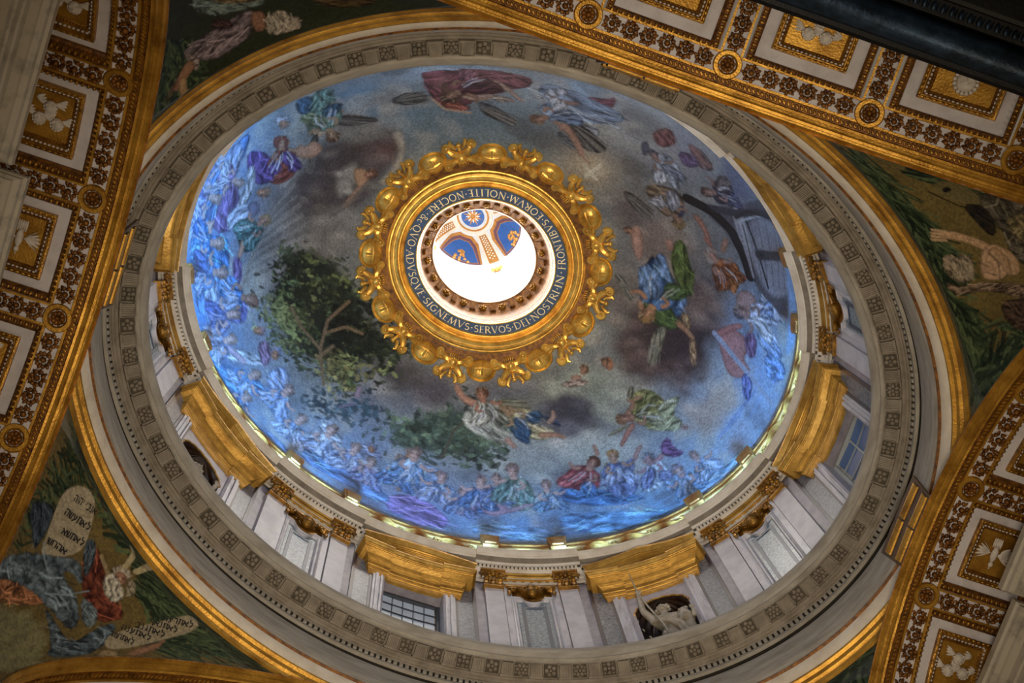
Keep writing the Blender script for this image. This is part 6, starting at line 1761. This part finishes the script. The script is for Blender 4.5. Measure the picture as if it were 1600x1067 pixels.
def pend(u, v, sx, sy):
    t1 = math.acos(XA/(A1+.9)); t2 = math.asin(YB/(B1+.9))
    p1 = math.asin((B1+.9)*math.sin(t1)/WY); p2 = math.asin((A1+.9)*math.cos(t2)/WX)
    f1 = p1*.55+(math.radians(86)-p1*.55)*v; f2 = p2*.55+(math.radians(86)-p2*.55)*v
    ex = np.stack([np.full_like(v, XA), WY*np.sin(f1)], -1); ey = np.stack([WX*np.sin(f2), np.full_like(v, YB)], -1)
    z1, z2 = ZS+HC*np.cos(f1), ZS+HC*np.cos(f2)
    a, b = A1+.9, B1+.9
    th1, th2 = np.arctan2(ex[..., 1]/b, ex[..., 0]/a), np.arctan2(ey[..., 1]/b, ey[..., 0]/a)
    r1, r2 = np.hypot(ex[..., 0]/a, ex[..., 1]/b), np.hypot(ey[..., 0]/a, ey[..., 1]/b)
    th = th1+(th2-th1)*u; r = np.maximum(r1+(r2-r1)*u, 1.0)
    z = z1+(z2-z1)*u; top = -2.60
    w = np.clip(1-v*1.25, 0, 1)**2*(1-np.abs(2*u-1)**6); z = z+(top-z)*w
    return np.stack([sx*a*r*np.cos(th), sy*b*r*np.sin(th), z], -1)
for key, sx, sy, lb in (('bl', -1, 1, 'lower left mosaic pendentive with a bearded man, blue robe and two lettered tablets'), ('tl', -1, -1, 'top left mosaic pendentive with a reclining old man among palm fronds'),
                        ('tr', 1, -1, 'right-hand mosaic pendentive with a bending curly-haired man and palm fronds'), ('br', 1, 1, 'small visible tip of a palm-leaf mosaic pendentive at the bottom right')):
    c = Canvas(620, (-.02, -.02), (1.02, 1.02), 5+sx+2*sy); c.rough = .05; c.run(PAINT[key]); g_ = c.img.mean(2, keepdims=True); c.img = np.clip((g_+(c.img-g_)*.85)*1.25-.012, .002, 1)*.78
    g = np.linspace(0, 1, 300); Ug, Vg = np.meshgrid(g, g**1.2, indexing='ij')
    P_ = pend(Ug, Vg, sx, sy)
    o = paint_mesh('pendentive_mosaic', P_, c.sample(Ug, Vg), M['mosaic2'], P_[150, 100]); tag(o, lb, 'mosaic')
# ------------------------------------------------------------------ lettering on the two tablets of the lower left pendentive
HG = {'א': [[(.05, 1), (.95, 0)], [(.95, 1), (.9, .6), (.6, .45)], [(.1, 0), (.1, .4), (.4, .62)]], 'נ': [[(.3, 1), (.7, 1), (.7, 0), (.2, 0)]],
 'כ': [[(.2, 1), (.8, .95), (.85, .5), (.8, .05), (.15, 0)]], 'י': [[(.35, 1), (.65, .95), (.6, .55)]], 'ה': [[(.1, 1), (.9, 1), (.9, 0)], [(.2, .6), (.2, 0)]],
 'ו': [[(.35, 1), (.6, .97), (.6, 0)]], 'ל': [[(.3, 1.45), (.3, .9), (.85, .9), (.8, .5), (.45, 0)]], 'ת': [[(.1, 1), (.9, 1), (.9, 0)], [(.3, 1), (.3, .1), (.1, 0)]],
 'ע': [[(.2, 1), (.4, .3)], [(.85, 1), (.7, .3), (.1, -.15)]], 'ש': [[(.05, 1), (.3, 0), (.8, .05), (.95, 1)], [(.5, 1), (.4, .4), (.35, .1)]],
 'ז': [[(.3, 1), (.75, 1)], [(.55, 1), (.5, 0)]], 'ר': [[(.15, 1), (.8, 1), (.85, .8), (.85, 0)]], 'צ': [[(.15, 1), (.75, .1), (.15, 0)], [(.85, 1), (.8, .7), (.5, .5)]],
 'ח': [[(.1, 0), (.15, 1), (.9, 1), (.9, 0)]], 'ף': [[(.4, .6), (.2, .6), (.2, 1), (.85, 1), (.85, -.3)]], 'ג': [[(.4, 1), (.65, 1), (.7, .3), (.8, 0)], [(.68, .3), (.3, 0)]],
 'ב': [[(.15, 1), (.8, 1), (.8, 0)], [(.05, 0), (1, 0)]], 'ד': [[(.1, 1), (.95, 1)], [(.8, 1), (.8, 0)]], 'מ': [[(.1, 1), (.3, .7), (.2, 0)], [(.3, .75), (.6, 1), (.9, .7), (.9, 0), (.5, 0)]]}
WID = {'י': .5, 'ו': .55, 'ז': .6, 'נ': .7, 'ג': .7, ' ': .5}
inkm = mat('black_tesserae', '16120c', .7)
blp = [o_ for o_ in COL.objects if o_.name.startswith('pendentive_mosaic')][0]
for txt, r_, l_, u_ in HEBREW:
    r_, l_, u_ = np.array(r_)/1000, np.array(l_)/1000, np.array(u_)/1000
    tot = sum(WID.get(c, .95) for c in txt); a0 = 0
    mb = MB()
    for c in txt:
        w = WID.get(c, .95)
        for st in HG.get(c, []):
            P = np.array(st, float); t = np.gradient(P, axis=0); t /= np.linalg.norm(t, axis=1)[:, None]+1e-9; n = np.c_[-t[:, 1], t[:, 0]]*.125
            G = []
            for Q in (P+n, P-n):
                a = (a0+(1-Q[:, 0])*w*.92)/tot; b = Q[:, 1]
                uv = r_[None]+(l_-r_)[None]*a[:, None]+(u_-r_)[None]*b[:, None]
                W3 = pend(uv[:, 0], uv[:, 1], -1, 1); k = -np.array(W3); k[:, 2] = -6; k /= np.linalg.norm(k, axis=1)[:, None]
                G.append(W3+k*.02+np.array([.004, -.004, -.012]))
            mb.grid(np.array(G))
        a0 += w
    base = np.array(blp.location); V = mb.verts(); c3 = V.mean(0); mb.v = [V-c3]
    o_ = bpy.data.objects.new('inscription', mb.mesh('inscription', inkm, False)); COL.objects.link(o_); o_.parent = blp; o_.location = c3-base; o_['label'] = 'black lettering on the painted tablet'
